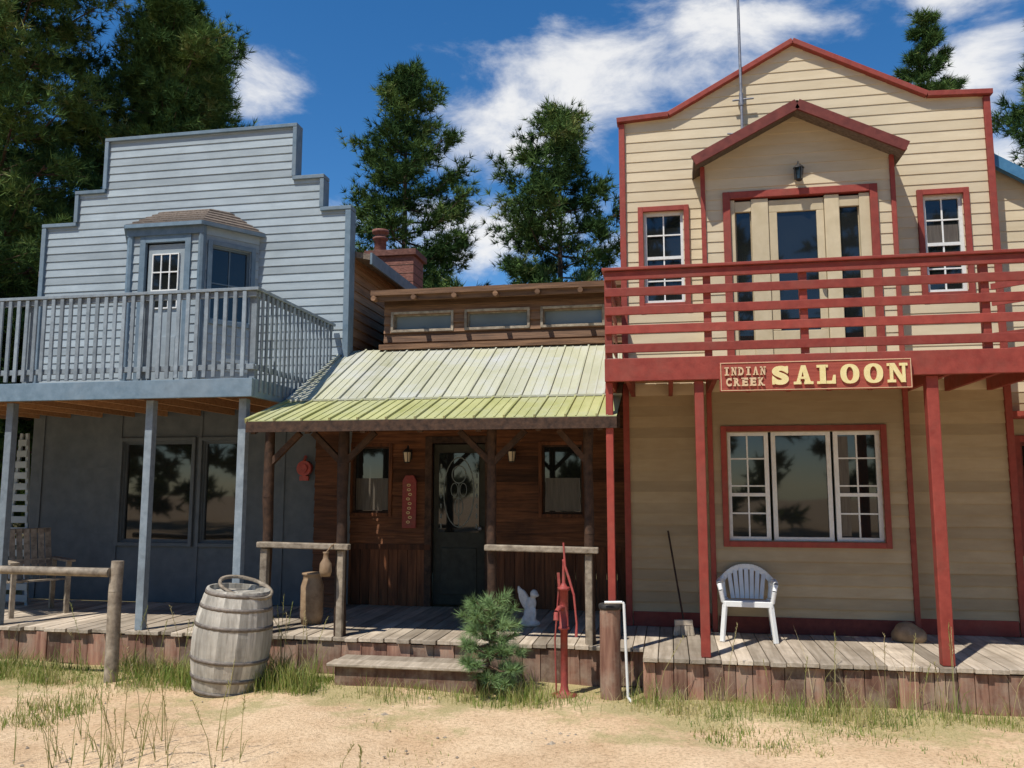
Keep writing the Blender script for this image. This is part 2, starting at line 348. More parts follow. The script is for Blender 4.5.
for sx,ex in((-1,.35),(1,2.58)):
    ez=5.17
    r.add([(pk[0],9.22,pk[1]),(ex,9.22,ez),(ex,SY+.03,ez),(pk[0],SY+.03,pk[1]),(pk[0],9.22,pk[1]-.05),(ex,9.22,ez-.05),(ex,SY+.03,ez-.05),(pk[0],SY+.03,pk[1]-.05)],
          [(0,1,2,3),(7,6,5,4),(0,4,5,1),(1,5,6,2),(3,2,6,7)],0)
    for k in range(7):
        f0=k/7;f1=(k+1)/7
        xa=ex+(pk[0]-ex)*f0; za=ez+(pk[1]-ez)*f0; xb=ex+(pk[0]-ex)*f1; zb=ez+(pk[1]-ez)*f1
        r.add([(xa,9.2,za+.035),(xb,9.2,zb+.006),(xb,SY,zb+.006),(xa,SY,za+.035),(xa,9.2,za),(xa,SY,za)],[(0,1,2,3),(0,3,5,4),(0,4,1)],0)
dr=r.obj('gable_roof',sal,('shing',))
r=MB(); rake(r,[(.35,5.14),(1.475,5.71),(2.58,5.14)],9.2,.035,.11); r.obj('fascia',dr,('dred',))
window(sal,.57,2.28,.90,2.20,BY,.06,'red','white',panes=[(.63,1.075,2,4),(1.105,1.72,1,1),(1.75,2.22,2,4)],label='white triple casement window with dark red frame',sw=.045,rail=.42,curtain=[(1.80,1.90,.05,.95)])
window(sal,-.29,.30,3.60,4.82,SY,.06,'red','white',cols=2,rows=4,rail=.5)
window(sal,2.79,3.33,3.60,4.83,SY,.06,'red','white',cols=2,rows=4,rail=.5,curtain=[(2.9,3.22,.52,.7)])
d=MB()
d.box(.78,2.21,BY+.05,BY+.09,2.76,4.74,0)
for x0,x1 in((.75,.80),(.98,1.165),(1.765,1.92),(2.13,2.24)):
    d.box(x0,x1,BY-.01,BY+.06,2.77,4.76,0)
d.box(1.17,1.76,BY+.01,BY+.055,2.78,3.25,0); d.box(1.17,1.76,BY+.01,BY+.055,4.60,4.74,0)
d.box(1.17,1.26,BY+.01,BY+.055,3.25,4.60,0); d.box(1.68,1.76,BY+.01,BY+.055,3.25,4.60,0)
for x0,x1 in((.8,.98),(1.92,2.13)): d.box(x0,x1,BY+.0,BY+.05,2.78,3.1,0); d.box(x0,x1,BY,BY+.05,4.62,4.74,0)
dd=d.obj('door',sal,('tanp',),bevel=.006,label='tan glazed balcony door with side lights')
d=MB()
for x0,x1,z0,z1 in((.82,.965,3.1,4.62),(1.26,1.68,3.25,4.60),(1.935,2.115,3.1,4.62)): d.box(x0,x1,BY+.035,BY+.049,z0,z1,0,.5)
d.obj('glass',dd,('glass',))
d=MB(); d.box(.67,.75,BY-.04,BY+.06,2.77,4.85); d.box(2.24,2.32,BY-.04,BY+.06,2.77,4.85); d.box(.75,2.24,BY-.038,BY+.06,4.77,4.85); d.obj('frame',dd,('red',),bevel=.004)
d=MB(); d.lathe((1.72,BY-.03,3.75),[(0,-.03),(.025,-.02),(.03,0),(.025,.02),(0,.03)],12); d.obj('handle',dd,('black',))
b=MB(); planks(b,-.56,7.4,8.06,9.72,2.765,.14,.035); bo=b.obj('balcony',sal,('deckw',))
b=MB(); b.box(-.58,7.4,8.0,8.05,2.54,2.76); b.box(-.58,-.53,8.052,9.72,2.54,2.76); b.obj('fascia_beam',bo,('red',),bevel=.005)
b=MB()
x=-.4
while x<7.2: b.box(x,x+.045,8.06,9.74,2.57,2.73); x+=.42
b.box(-.5,7.3,8.07,9.73,2.725,2.732,1); b.obj('joist',bo,('red','soffit'),label='joists and plywood under the balcony')
b=MB()
for z in(2.865,3.05,3.235,3.42): b.box(-.575,6.2,8.055,8.08,z-.042,z+.042)
b.box(-.575,6.2,8.05,8.082,3.54,3.625); b.box(-.60,6.2,8.02,8.14,3.63,3.66)
for z in(2.865,3.05,3.235,3.42,3.585): b.box(-.575,-.55,8.085,9.72,z-.042,z+.039)
b.box(-.60,-.50,8.145,9.72,3.63,3.66)
for x in(-.545,.40,1.28,2.85,3.62,4.6,5.6): b.box(x-.035,x+.035,8.085,8.155,2.77,3.628)
b.obj('railing',bo,('red',),bevel=.005)
b=MB()
for z in(0,.2,.4,.6,.8): b.beam((3.3,9.2,2.9+z*.85),(4.35,8.3,2.9+z*.85),.03,.06) 
b.obj('stair_railing',bo,('red',))
for x,hw in((.30,.043),(2.35,.052),(4.6,.05)):
    p=MB(); p.box(x-hw,x+hw,8.06,8.06+2*hw,.0,2.54); p.obj('post',sal,('red',),bevel=.008)
p=MB(); p.box(-.58,-.51,8.06,8.13,.46,2.54); p.obj('post',sal,('red',),bevel=.008)
an=MB()
def axr(z): return 6.6 if z<3.3 else 6.6-(z-3.3)/.66
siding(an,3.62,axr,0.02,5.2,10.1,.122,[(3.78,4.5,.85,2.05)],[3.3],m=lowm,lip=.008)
ao=an.obj('annex_wall',sal,('tan','tan_shade'))
window(sal,3.72,4.56,.80,2.1,10.1,.07,'red','dred',cols=1,rows=2)
r=MB(); r.beam((3.55,9.98,5.30),(6.9,9.98,3.09),.08,.12); r.add([(3.55,9.96,5.36),(6.9,9.96,3.15),(6.9,16,3.15),(3.55,16,5.36)],[(0,1,2,3)]); r.obj('annex_roof',sal,('bluem',),label='blue metal roof edge')
r=MB(); r.box(3.63,6.6,9.95,10.08,2.28,2.36); r.box(3.615,3.67,10.03,10.09,0,5.0); r.obj('annex_trim',sal,('red',))
MX=.93
m=MB(); m.cyl((MX,9.66,5.60),(MX,9.66,8.3),.018,.014,10); m.cyl((MX-.17,9.66,5.62),(MX+.04,9.66,5.60),.012,n=8); m.cyl((MX-.1,9.66,6.02),(MX+.14,9.66,6.03),.012,n=8); m.cyl((MX,9.66,5.95),(MX,9.66,6.1),.025,n=8)
m.box(MX-.03,MX+.03,9.66,9.74,5.62,5.66); m.box(MX-.03,MX+.03,9.66,9.74,5.98,6.02)
tag(m.obj('antenna_mast',None,('galv',)),'thin grey metal mast clamped to the gable front','antenna')
# ---- sign with letters
def glyph(ch,x0,x1,z0,z1,y,fat=.0,th=.012):
    cu=bpy.data.curves.new('t','FONT'); cu.body=ch; cu.offset=fat; cu.extrude=.01; cu.size=1
    ob=bpy.data.objects.new('t',cu); COL.objects.link(ob); bpy.context.view_layer.update()
    dg=bpy.context.evaluated_depsgraph_get(); me=bpy.data.meshes.new_from_object(ob.evaluated_get(dg))
    V=np.array([tuple(v.co) for v in me.vertices]); F=[tuple(p.vertices) for p in me.polygons]
    bpy.data.objects.remove(ob); bpy.data.meshes.remove(me)
    lo=V.min(0);hi=V.max(0)
    V=(V-lo)/(hi-lo)
    vs=[(x0+a*(x1-x0),y-c*th,z0+b*(z1-z0)) for a,b,c in V]
    return vs,F
sg=thing('hanging_sign',(1.32,7.96,2.415),'dark red wooden sign with cream western lettering on the balcony beam','sign')
m=MB(); m.box(.485,2.16,7.95,7.99,2.415,2.69); m.obj('board',sg,('signb',),bevel=.01)
m=MB()
for a in((.495,2.15,2.422,2.428),(.495,2.15,2.677,2.683)): m.box(a[0],a[1],7.944,7.951,a[2],a[3])
for a in((.495,.501),(2.144,2.15)): m.box(a[0],a[1],7.944,7.951,2.428,2.677)
m.obj('border',sg,('pink',))
OFF=[0]
def slab(mb,ch,x0,x1,z0,z1,y):
    W=x1-x0;H=z1-z0
    def yy():
        OFF[0]=(OFF[0]+1)%9; return y-.012-.0012*OFF[0]
    def B(a,b,c,d): mb.box(x0+a*W,x0+b*W,yy(),y,z0+c*H,z0+d*H,0,.5)
    def Q(pts): mb.prism([(x0+p*W,z0+q*H) for p,q in pts],yy(),y,0,.5)
    se=.14
    def GL(fat=.075):
        vs,F=glyph(ch,x0+.05*W,x0+.97*W,z0,z0+H,y,fat); mb.add([(a,b-.0006,c) for a,b,c in vs],F,0,.5)
    if ch=='A':
        Q([(.08,0),(.28,0),(.57,1),(.40,1)]); Q([(.62,0),(.94,0),(.64,1),(.40,1)]); B(.28,.72,.28,.40); B(-.04,.38,0,se); B(.54,1.04,0,se)
    elif ch=='L': B(.14,.46,0,1); B(-.02,.60,0,se); B(-.02,.60,1-se,1); Q([(.46,0),(1,0),(1,.46),(.88,.46),(.80,.16),(.46,.16)])
    elif ch=='N': B(.10,.27,0,1); B(.76,.92,0,1); Q([(.06,1),(.36,1),(.94,0),(.68,0)]); B(-.04,.40,0,se); B(.62,1.06,1-se,1); B(-.04,.36,1-se,1)
    elif ch=='I': B(.32,.68,0,1); B(.08,.92,0,se); B(.08,.92,1-se,1)
    elif ch in 'DREK':
        GL(.05); B(-.10,.34,0,se); B(-.10,.34,1-se,1)
        if ch in 'RK': B(.66,1.06,0,se)
        if ch=='E': B(.84,1.0,.0,.3); B(.84,1.0,.7,1)
    elif ch=='C': GL(.05); B(.82,.98,.66,1.0)
    elif ch=='O':
        n=28; vs=[]; fs=[]; y0=yy()
        for i in range(n):
            a=2*math.pi*i/n; c,s=math.cos(a),math.sin(a); e=.85
            ox=.5+.51*abs(c)**e*(1 if c>0 else -1); oz=.5+.51*abs(s)**e*(1 if s>0 else -1)
            ix=.5+.19*c; iz=.5+.36*s
            vs+=[(x0+ox*W,y0,z0+oz*H),(x0+ix*W,y0,z0+iz*H),(x0+ox*W,y,z0+oz*H),(x0+ix*W,y,z0+iz*H)]
        for i in range(n):
            j=(i+1)%n; fs+=[(4*i,4*j,4*j+1,4*i+1),(4*i+2,4*j+2,4*j,4*i),(4*i+1,4*j+1,4*j+3,4*i+3)]
        mb.add(vs,fs,0,.5)
    elif ch=='S':
        GL(.06); B(.82,.95,.62,.98); B(.04,.18,.02,.38)
m=MB(); x=.945; cw=.158; gap=.043
for ch in 'SALOON':
    slab(m,ch,x,x+cw,2.468,2.642,7.949); x+=cw+gap
m.obj('lettering',sg,('cream',),label='large cream slab letters reading SALOON')
m=MB()
for word,z0,z1,xa,xb in(('INDIAN',2.563,2.640,.518,.905),('CREEK',2.463,2.540,.53,.893)):
    n=len(word); cw2=(xb-xa)/n
    for i,ch in enumerate(word):
        c=xa+cw2*(i+.5); slab(m,ch,c-cw2*.37,c+cw2*.37,z0,z1,7.949)
m.obj('lettering',sg,('pink',),label='small two-line lettering reading INDIAN CREEK')
# ================================================================= BLUE BUILDING
FY=10.5
blu=thing('blue_building',(-6.5,FY,0),'two-storey blue-gray building with stepped false front and railed balcony','building')
def pxl(z): return -8.875 if z<5.33 else (-8.366 if z<5.80 else -7.925)
def pxr(z): return -4.207 if z<5.33 else (-4.61 if z<5.80 else -5.03)
w=MB()
siding(w,pxl,pxr,2.6,6.53,FY,.115,[(-7.42,-5.54,2.62,5.0)],[5.33,5.80],lip=.012)
w.box(-8.87,-4.21,FY+.12,FY+.14,2.6,5.3); w.box(-8.36,-4.62,FY+.12,FY+.14,5.3,5.78); w.box(-7.92,-5.04,FY+.12,FY+.14,5.78,6.5)
w.obj('wall',blu,('blue',))
w=MB()
hs=[(-7.40,-6.39,.81,2.14),(-6.2,-5.68,.81,2.14)]
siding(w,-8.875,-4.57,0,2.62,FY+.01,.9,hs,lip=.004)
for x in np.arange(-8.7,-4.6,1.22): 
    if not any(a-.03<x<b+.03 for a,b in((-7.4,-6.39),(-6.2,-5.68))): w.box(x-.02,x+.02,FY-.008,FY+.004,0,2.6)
w.obj('lower_wall',blu,('blue_shade',))
t=MB(); y0,y1=FY-.05,FY+.15
t.box(-7.97,-4.985,y0,y1,6.53,6.58)
for a,b in(((-8.41,-7.925),5.80),((-5.03,-4.565),5.80),((-8.92,-8.366),5.33),((-4.61,-4.162),5.33)): t.box(a[0],a[1],y0,y1,b-.04,b+.012)
for x0,x1,z0,z1 in((-7.97,-7.91,5.815,6.53),(-5.045,-4.985,5.815,6.53),(-8.41,-8.35,5.345,5.75),(-4.625,-4.565,5.345,5.75),(-8.92,-8.85,2.7,5.28),(-4.242,-4.162,2.7,5.28)): t.box(x0,x1,y0+.004,y1-.004,z0,z1)
t.obj('trim',blu,('bluet',),bevel=.005)
RX=Matrix.Translation((-4.2,FY+.15,0))@Matrix.Rotation(math.radians(90),4,'Z')
w=MB(RX); siding(w,0,6.5,2.4,4.7,0,.13); w.obj('side_wall',blu,('brside',),label='brown board side wall')
w=MB(); w.box(-8.87,-8.85,FY+.15,17,0,4.7); w.box(-4.22,-4.203,FY+.15,17,0,2.4); w.box(-8.85,-4.22,16.98,17,0,4.7); w.obj('rear_wall',blu,('blue',))
r=MB(); r.prism([(-9.1,4.62),(-6.54,5.2),(-3.95,4.62),(-3.95,4.70),(-6.54,5.3),(-9.1,4.70)],FY+.16,17.2,0); ro=r.obj('roof',blu,('shing',))
r=MB(); r.box(-3.95,-3.92,FY+.16,17.2,4.56,4.72); r.obj('eave_board',ro,('bluet',))
ch=MB(); ch.box(-4.78,-4.0,12.8,13.35,4.3,5.28); ch.box(-4.83,-3.95,12.75,13.4,5.28,5.38); 
for k in range(6): ch.box(-4.785,-3.995,12.795,13.355,4.42+k*.14,4.432+k*.14,1)
co=ch.obj('chimney',ro,('chim','dwood'),bevel=.01)
ch=MB(); ch.lathe((-4.66,13.05,5.38),[(.10,0),(.10,.25),(.13,.26),(.13,.29),(.09,.30),(.09,.36),(.14,.37),(.14,.42),(0,.44)],16); ch.obj('flue',co,('chim',))
bx=[(-7.46,FY),(-7.02,9.85),(-5.98,9.85),(-5.50,FY)]
def facet(a,b):
    v=Vector((b[0]-a[0],b[1]-a[1])); return Matrix.Translation((a[0],a[1],0))@Matrix.Rotation(math.atan2(v.y,v.x),4,'Z'),v.length
w=MB()
for i in range(3):
    F,Ln=facet(bx[i],bx[i+1]); w.xf=F
    hs=[[(.14,Ln-.14,3.74,4.72)],[(.23,.81,2.72,4.78)],[(.14,Ln-.14,3.74,4.72)]][i]
    siding(w,0.01,Ln-.01,2.7,4.98,0,.12,hs,lip=.012)
bay=w.obj('bay',blu,('blue',),label='projecting blue bay with door and side windows')
w=MB()
for p in bx[1:3]: w.cyl((p[0],p[1],2.7),(p[0],p[1],4.97),.05,n=8,sm=False)
w.box(-7.06,-5.94,9.80,9.845,4.86,4.97)
w.obj('trim',bay,('bluet',))
F,Ln=facet(bx[2],bx[3]); window(bay,.07,Ln-.07,3.67,4.79,0,.06,'bluet','bluet',cols=2,rows=2,xf=F,label='dark side window of the bay',sw=.03)
F,Ln=facet(bx[0],bx[1]); window(bay,.07,Ln-.07,3.67,4.79,0,.07,'bluet','bluet',cols=2,rows=2,xf=F,label='side window of the bay')
F,Ln=facet(bx[1],bx[2])
d=MB(F); d.box(.25,.79,.02,.06,2.72,4.75,0); d.box(.33,.71,.0,.02,2.8,3.5,0)
do=d.obj('door',bay,('blue',),bevel=.006,label='pale blue balcony door with six-pane light')
d=MB(F); d.box(.335,.705,.012,.018,3.88,4.6,0,.5)
for x in(.325,.45,.575,.70): d.box(x,x+.014,-.004,.019,3.87,4.61,1)
for z in(3.87,4.11,4.355,4.60): d.box(.325,.714,-.0035,.0185,z,z+.016,1)
d.obj('glass',do,('glass','white'))
d=MB(F); d.box(.15,.23,-.03,.03,2.7,4.86); d.box(.81,.89,-.03,.03,2.7,4.86); d.box(.23,.81,-.028,.03,4.77,4.86); d.obj('frame',do,('bluet',))
r=MB(); 
ov=[(-7.52,FY-.02),(-7.06,9.76),(-5.94,9.76),(-5.42,FY-.02)]; tp=[(-7.05,FY-.02),(-6.85,10.3),(-6.15,10.3),(-5.98,FY-.02)]
N=6
def LP(p,q,f): return (p[0]+(q[0]-p[0])*f,p[1]+(q[1]-p[1])*f)
for i in range(3):
    for k in range(N):
        f0=k/N;f1=(k+1)/N
        a=LP(ov[i],tp[i],f0);b2=LP(ov[i+1],tp[i+1],f0);c=LP(ov[i+1],tp[i+1],f1);e=LP(ov[i],tp[i],f1)
        za=5.0+.36*f0; zb=5.0+.36*f1
        r.add([(*a,za+.02),(*b2,za+.02),(*c,zb),(*e,zb),(*a,za-.005),(*b2,za-.005)],[(0,1,2,3),(4,5,1,0)],0)
r.add([(*p,5.36) for p in tp],[(0,1,2,3)],0)
r.add([(*p,4.975) for p in ov],[(3,2,1,0)],1)
for i in range(3): r.beam((*ov[i],4.985),(*ov[i+1],4.985),.03,.05,1)
r.obj('bay_roof',bay,('shing','bluet'))
window(blu,-7.47,-6.32,.74,2.21,FY,.05,'blue_shade','blue_shade',cols=1,rows=1,label='large dark porch window')
window(blu,-6.27,-5.61,.74,2.21,FY,.05,'blue_shade','blue_shade',cols=1,rows=1)
b=MB(); planks(b,-11,-4.38,8.32,FY-.02,2.70,.14,.035); bo=b.obj('balcony',blu,('deckw',))
b=MB(); b.box(-11,-4.36,8.26,8.31,2.50,2.70); b.box(-4.40,-4.355,8.312,FY-.02,2.50,2.70); b.obj('fascia_beam',bo,('bluet',),bevel=.005)
b=MB(); b.box(-10.9,-4.42,8.33,FY-.02,2.64,2.66,0)
x=-10.8
while x<-4.5: b.box(x,x+.04,8.34,FY-.03,2.50,2.638,0); x+=.5
b.obj('joist',bo,('soffit',),label='bare plywood and joists under the balcony')
b=MB(); b.box(-11,-4.33,8.27,8.36,3.665,3.70); b.box(-11,-4.37,8.30,8.335,3.60,3.662); b.box(-11,-4.37,8.30,8.335,2.80,2.86)
b.box(-4.41,-4.33,8.362,FY-.06,3.665,3.70); b.box(-4.39,-4.36,8.34,FY-.06,3.60,3.662); b.box(-4.39,-4.36,8.34,FY-.06,2.80,2.86)
x=-10.9
while x<-4.42: b.box(x,x+.045,8.275,8.298,2.72,3.66); x+=.112
y=8.4
while y<FY-.1: b.box(-4.358,-4.338,y,y+.045,2.56,3.66); y+=.112
for x in(-10,-8.6,-7.2,-5.7,-4.42): b.box(x-.04,x+.045,8.337,8.41,2.70,3.664)
b.obj('railing',bo,('bluer',),bevel=.004)
for x in(-9.4,-7.45,-5.67,-4.55):
    p=MB(); p.box(x-.045,x+.045,8.43,8.52,0,2.5); p.obj('post',blu,('bluer',),bevel=.006)
# pale tapering slats added to stand for a sunlit patch of siding
m=MB()
for k in range(15):
    z=.05+k*.145; hw=.20*(1-z/2.5)+.03; m.box(-8.50-hw,-8.50+hw,9.88,9.90,z,z+.085)
m.beam((-8.70,9.915,0),(-8.54,9.915,2.25),.03,.04); m.beam((-8.30,9.915,0),(-8.46,9.915,2.25),.03,.04)
tag(m.obj('sunlit_patch_slats',None,('blue',)),'pale blue tapering slats added for a sunlit patch of siding','sunlit patch')
# ================================================================= CABIN
CY=10.8
cab=thing('log_cabin',(-2.6,CY,0),'reddish brown wooden cabin with faded green metal porch roof','building')
w=MB()
siding(w,-4.3,-.455,.75,3.34,CY,.17,[(-4.19,-3.66,1.19,2.08),(-3.08,-2.34,0,2.12),(-1.61,-1.08,1.19,2.08)],lip=.03)
cw=w.obj('wall',cab,('cabin',))
w=MB()
x=-4.3
while x<-.48:
    e=min(x+.13,-.47)
    if not(x<-2.34 and e>-3.08): w.box(x+.003,e-.003,CY-.035,CY,.0,.74)
    elif x<-3.08: w.box(x,-3.08,CY-.035,CY,0,.74)
    elif e>-2.34: w.box(-2.34,e,CY-.035,CY,0,.74)
    x=e
w.box(-4.3,-3.08,CY-.06,CY-.035,.72,.79); w.box(-2.34,-.47,CY-.06,CY-.035,.72,.79)
w.obj('wainscot',cab,('cabinv',))
w=MB(); siding(w,-4.56,-4.22,0,2.62,10.44,.17,lip=.03); w.box(-4.24,-4.225,10.45,CY,0,2.6); w.obj('corner_wall',cab,('cabin',))
window(cab,-4.23,-3.62,1.15,2.12,CY,.045,'cabinv','dwood',cols=1,rows=1,label='dark half-curtained cabin window',sw=.025,curtain=[(-4.15,-3.70,.04,.52)])
window(cab,-1.65,-1.04,1.15,2.12,CY,.045,'cabinv','dwood',cols=1,rows=1,label='dark half-curtained cabin window',sw=.025,curtain=[(-1.57,-1.12,.04,.52)])
d=MB(); d.box(-3.06,-2.36,CY+.02,CY+.07,.02,2.1); d.box(-2.95,-2.47,CY+.0,CY+.02,.15,.75); do=d.obj('door',cab,('door',),bevel=.01,label='dark olive cabin door with etched oval glass')
d=MB(); d.box(-2.98,-2.44,CY+.0,CY+.015,.95,1.98,0,.5)
def ring(mb,cx,cz,rx,rz,w2,y,m):
    n=32; vs=[];fs=[]
    for i in range(n):
        a=2*math.pi*i/n
        vs+= [(cx+math.cos(a)*rx,y,cz+math.sin(a)*rz),(cx+math.cos(a)*(rx-w2),y,cz+math.sin(a)*(rz-w2))]
    for i in range(n): j=(i+1)%n; fs.append((2*i,2*j,2*j+1,2*i+1))
    mb.add(vs,fs,m,.5)
ring(d,-2.71,1.47,.21,.46,.014,CY-.0048,1)
ring(d,-2.71,1.70,.10,.12,.014,CY-.004,1); ring(d,-2.71,1.28,.06,.12,.012,CY-.0042,1); ring(d,-2.77,1.5,.05,.09,.010,CY-.0044,1); ring(d,-2.65,1.5,.05,.09,.010,CY-.0046,1)
d.box(-2.716,-2.704,CY-.006,CY-.002,1.02,1.58,1)
for k in range(7): d.box(-2.96,-2.94,CY-.006,CY-.002,1.0+k*.13,1.06+k*.13,1); d.box(-2.48,-2.46,CY-.006,CY-.002,1.0+k*.13,1.06+k*.13,1)
d.obj('glass',do,('glass','frost'))
d=MB(); d.box(-3.16,-3.07,CY-.05,CY+.03,0,2.2); d.box(-2.35,-2.26,CY-.05,CY+.03,0,2.2); d.box(-3.07,-2.35,CY-.048,CY+.03,2.11,2.2); d.obj('frame',do,('dwood',))
d=MB(); d.lathe((-2.42,CY-.03,1.0),[(0,-.03),(.03,-.015),(.03,.015),(0,.03)],12); d.obj('handle',do,('galv',))
# porch roof
rx0,rx1=-4.29,-.475
prof=[(8.05,2.22),(9.0,2.51),(10.7,3.36)]
r=MB(); pw=.302
for (a,b2),th,mi in zip(zip(prof[:-1],prof[1:]),(0,.012),(0,1)):
    x=rx0
    while x<rx1-.02:
        e=min(x+pw,rx1); t0=random.random()
        r.add([(x,a[0],a[1]+th),(e,a[0],a[1]+th),(e,b2[0],b2[1]+th),(x,b2[0],b2[1]+th),(x,a[0],a[1]+th-.02),(e,a[0],a[1]+th-.02)],[(0,1,2,3),(4,5,1,0)],mi,t0)
        r.beam((x,a[0]-.01,a[1]+th+.006),(x,b2[0],b2[1]+th+.006),.02,.028,mi,t0*.6)
        for q in(1/3,2/3): 
            if x+pw*q<rx1: r.beam((x+pw*q,a[0],a[1]+th+.001),(x+pw*q,b2[0],b2[1]+th+.001),.014,.014,mi,t0*.8)
        x=e
    r.beam((rx0,a[0],a[1]+th),(rx0,b2[0],b2[1]+th),.05,.05,mi,.3)
r.box(rx0,rx1,8.985,9.02,2.515,2.535,1,.4)
po=r.obj('porch_roof',cab,('gmetal','gmetal2'),label='faded yellow-green ribbed metal porch roof')
r=MB()
r.box(rx0,rx1,8.03,8.06,2.10,2.21)
for (a,b2) in zip(prof[:-1],prof[1:]): r.add([(rx0,a[0],a[1]-.04),(rx1,a[0],a[1]-.04),(rx1,b2[0],b2[1]-.04),(rx0,b2[0],b2[1]-.04)],[(3,2,1,0)])
for x in np.arange(rx0+.05,rx1,.6):
    for (a,b2) in zip(prof[:-1],prof[1:]): r.beam((x,a[0]+.03,a[1]-.09),(x,b2[0],b2[1]-.09),.05,.1)
r.box(rx0,rx1,8.49,8.61,2.14,2.28)
r.obj('rafter',po,('dwood',),label='dark timber rafters and eave beam')
ch_=[(-3.60,-2.81,3.64,3.84),(-2.58,-1.78,3.64,3.84),(-1.56,-.80,3.64,3.84)]
w=MB(); siding(w,-3.74,-.46,3.34,4.08,10.7,.125,ch_,lip=.03); w.box(-3.74,-3.72,10.7,15.5,2.5,4.08); w.box(-4.2,-.47,15.4,15.5,0,4.05); w.obj('clerestory_wall',cab,('clear',))
for a in ch_: window(cab,a[0]-.04,a[1]+.04,a[2]-.04,a[3]+.04,10.7,.035,'log','log',cols=1,rows=1,glass='cglass',label='long low clerestory window',sw=.015)
r=MB(); r.box(-3.84,-.46,10.5,15.6,4.09,4.13); r.box(-3.84,-.46,10.5,10.54,4.0,4.085); r.box(-3.86,-.46,10.46,10.499,4.07,4.14)
r.box(-3.78,-.47,10.6,10.68,3.36,3.43)
x=-3.8
while x<-.5: r.cyl((x,10.40,4.02),(x,10.5,4.02),.035,n=8); x+=.55
r.obj('roof',cab,('clear',))
for x,r0 in((-4.27,.055),(-3.42,.06),(-1.795,.05),(-.80,.05)):
    p=MB(); zz=np.linspace(0,2.14,7); pts=[(x+random.uniform(-.008,.008),8.55+random.uniform(-.008,.008),z) for z in zz]
    p.tube(pts,[r0*random.uniform(.92,1.08) for _ in zz],10); p.obj('post',cab,('dwood',))
for x,dx in((-4.27,.35),(-3.42,-.35),(-3.42,.35),(-1.795,-.35),(-1.795,.35),(-.80,-.3)):
    br=MB(); br.beam((x,8.55,1.78),(x+dx,8.55,2.12),.06,.06); br.obj('brace',cab,('dwood',))
for xa,xb in((-4.33,-3.3),(-1.85,-.70)):
    p=MB(); p.beam((xa,8.47,.93),(xb,8.47,.915),.09,.06); p.beam((xb-.1,8.50,-.02),(xb-.1,8.50,.88),.07,.07)
    if xa<-4: p.beam((xa+.07,8.5,0),(xa+.07,8.5,.89),.08,.08)
    p.obj('porch_rail',cab,('log',),bevel=.01,label='rough log hitching rail')
# ================================================================= SMALL THINGS
fe=thing('log_fence',(-7,7.75,G),'weathered log rail fence with squared end post','fence')
p=MB(); p.tube([(-5.48,7.75,G-.1),(-5.485,7.75,.1),(-5.48,7.74,.5),(-5.475,7.75,.80)],[.07,.066,.064,.06],10); p.obj('post',fe,('log',))
p=MB(); p.tube([(-7.9,7.75,G-.1),(-7.9,7.75,.8)],[.07,.066],10); p.obj('post',fe,('log',))
p=MB(); p.tube([(-9.2,7.70,.70),(-8,7.71,.68),(-6.8,7.70,.695),(-5.52,7.69,.69)],[.048,.045,.042,.046],10); p.obj('rail',fe,('log',))
bc=(-4.23,7.72,G-.02)
bl=thing('oak_barrel',bc,'weathered gray oak barrel with iron hoops leaning on dirt','barrel')
H=.97
def br_(z): f=z/H*2-1; return .37-.075*f*f
T=Matrix.Translation(bc)@Matrix.Rotation(math.radians(6),4,'Y')
m=MB(T); pr=[(br_(z),z) for z in np.linspace(0,H,13)]+[(.275,H),(.27,H-.05),(0,H-.05)]
m.lathe((0,0,0),pr,26,0,True,sm=False); m.obj('body',bl,('barrel',))
for z in(.03,.16,.33,.64,.81,.935):
    m=MB(T); m.lathe((0,0,0),[(br_(z)+.001,z-.017),(br_(z)+.006,z-.017),(br_(z+.02)+.006,z+.017),(br_(z+.02)+.001,z+.017)],32); m.obj('hoop',bl,('iron',))
m=MB(T@Matrix.Translation((.07,0,H+.015))@Matrix.Rotation(math.radians(14),4,'Y')@Matrix.Rotation(math.radians(6),4,'X')); m.lathe((0,0,0),[(.235,-.012),(.265,-.012),(.265,.014),(.235,.014),(.235,-.012)],28); m.obj('rim',bl,('log',),label='loose tilted wooden rim on the barrel top')
pc=Vector((-.99,8.0,G))
pm=thing('water_pump',pc,'tall slim red cast-iron hand water pump','hand pump')
TP=Matrix.Translation(pc)
m=MB(TP); m.lathe((0,0,0),[(.0,0),(.12,0),(.12,.02),(.06,.03),(.04,.06),(.034,.10),(.034,.60),(.052,.602),(.052,.625),(.042,.627),(.042,.96),(.058,.962),(.058,.99),(.035,.992),(.016,1.03),(.011,1.22),(.015,1.24),(0,1.25)],20)
m.tube([(0,0,.80),(-.03,-.10,.81),(-.05,-.16,.78),(-.05,-.18,.71)],[.028,.024,.022,.026],12)
m.obj('body',pm,('pumpred',))
m=MB(TP); m.beam((-.04,0,.98),(-.05,0,1.12),.02,.025); m.tube([(.0,0,1.40),(.015,-.01,1.18),(.05,-.02,1.08),(.10,-.04,.92),(.125,-.05,.66),(.12,-.06,.55)],[.009,.012,.013,.011,.010,.015],8); m.obj('handle',pm,('pumpred',))
m=MB(TP); m.tube([(-.075,0,.03),(-.085,0,.5),(-.045,0,1.0)],[.008]*3,8); m.obj('rod',pm,('pumpred',))
m=MB(); m.tube([(-.56,8.0,G-.1),(-.565,8.0,0),(-.56,8.0,.43)],[.10,.095,.095],18); o=m.obj('bollard',None,('apron',)); tag(o,'short round reddish brown wooden bollard with dark cap','bollard')
m=MB(); m.lathe((-.56,8.0,.43),[(.10,-.01),(.106,0),(.106,.03),(.095,.04),(0,.045)],18); m.obj('cap',o,('black',))
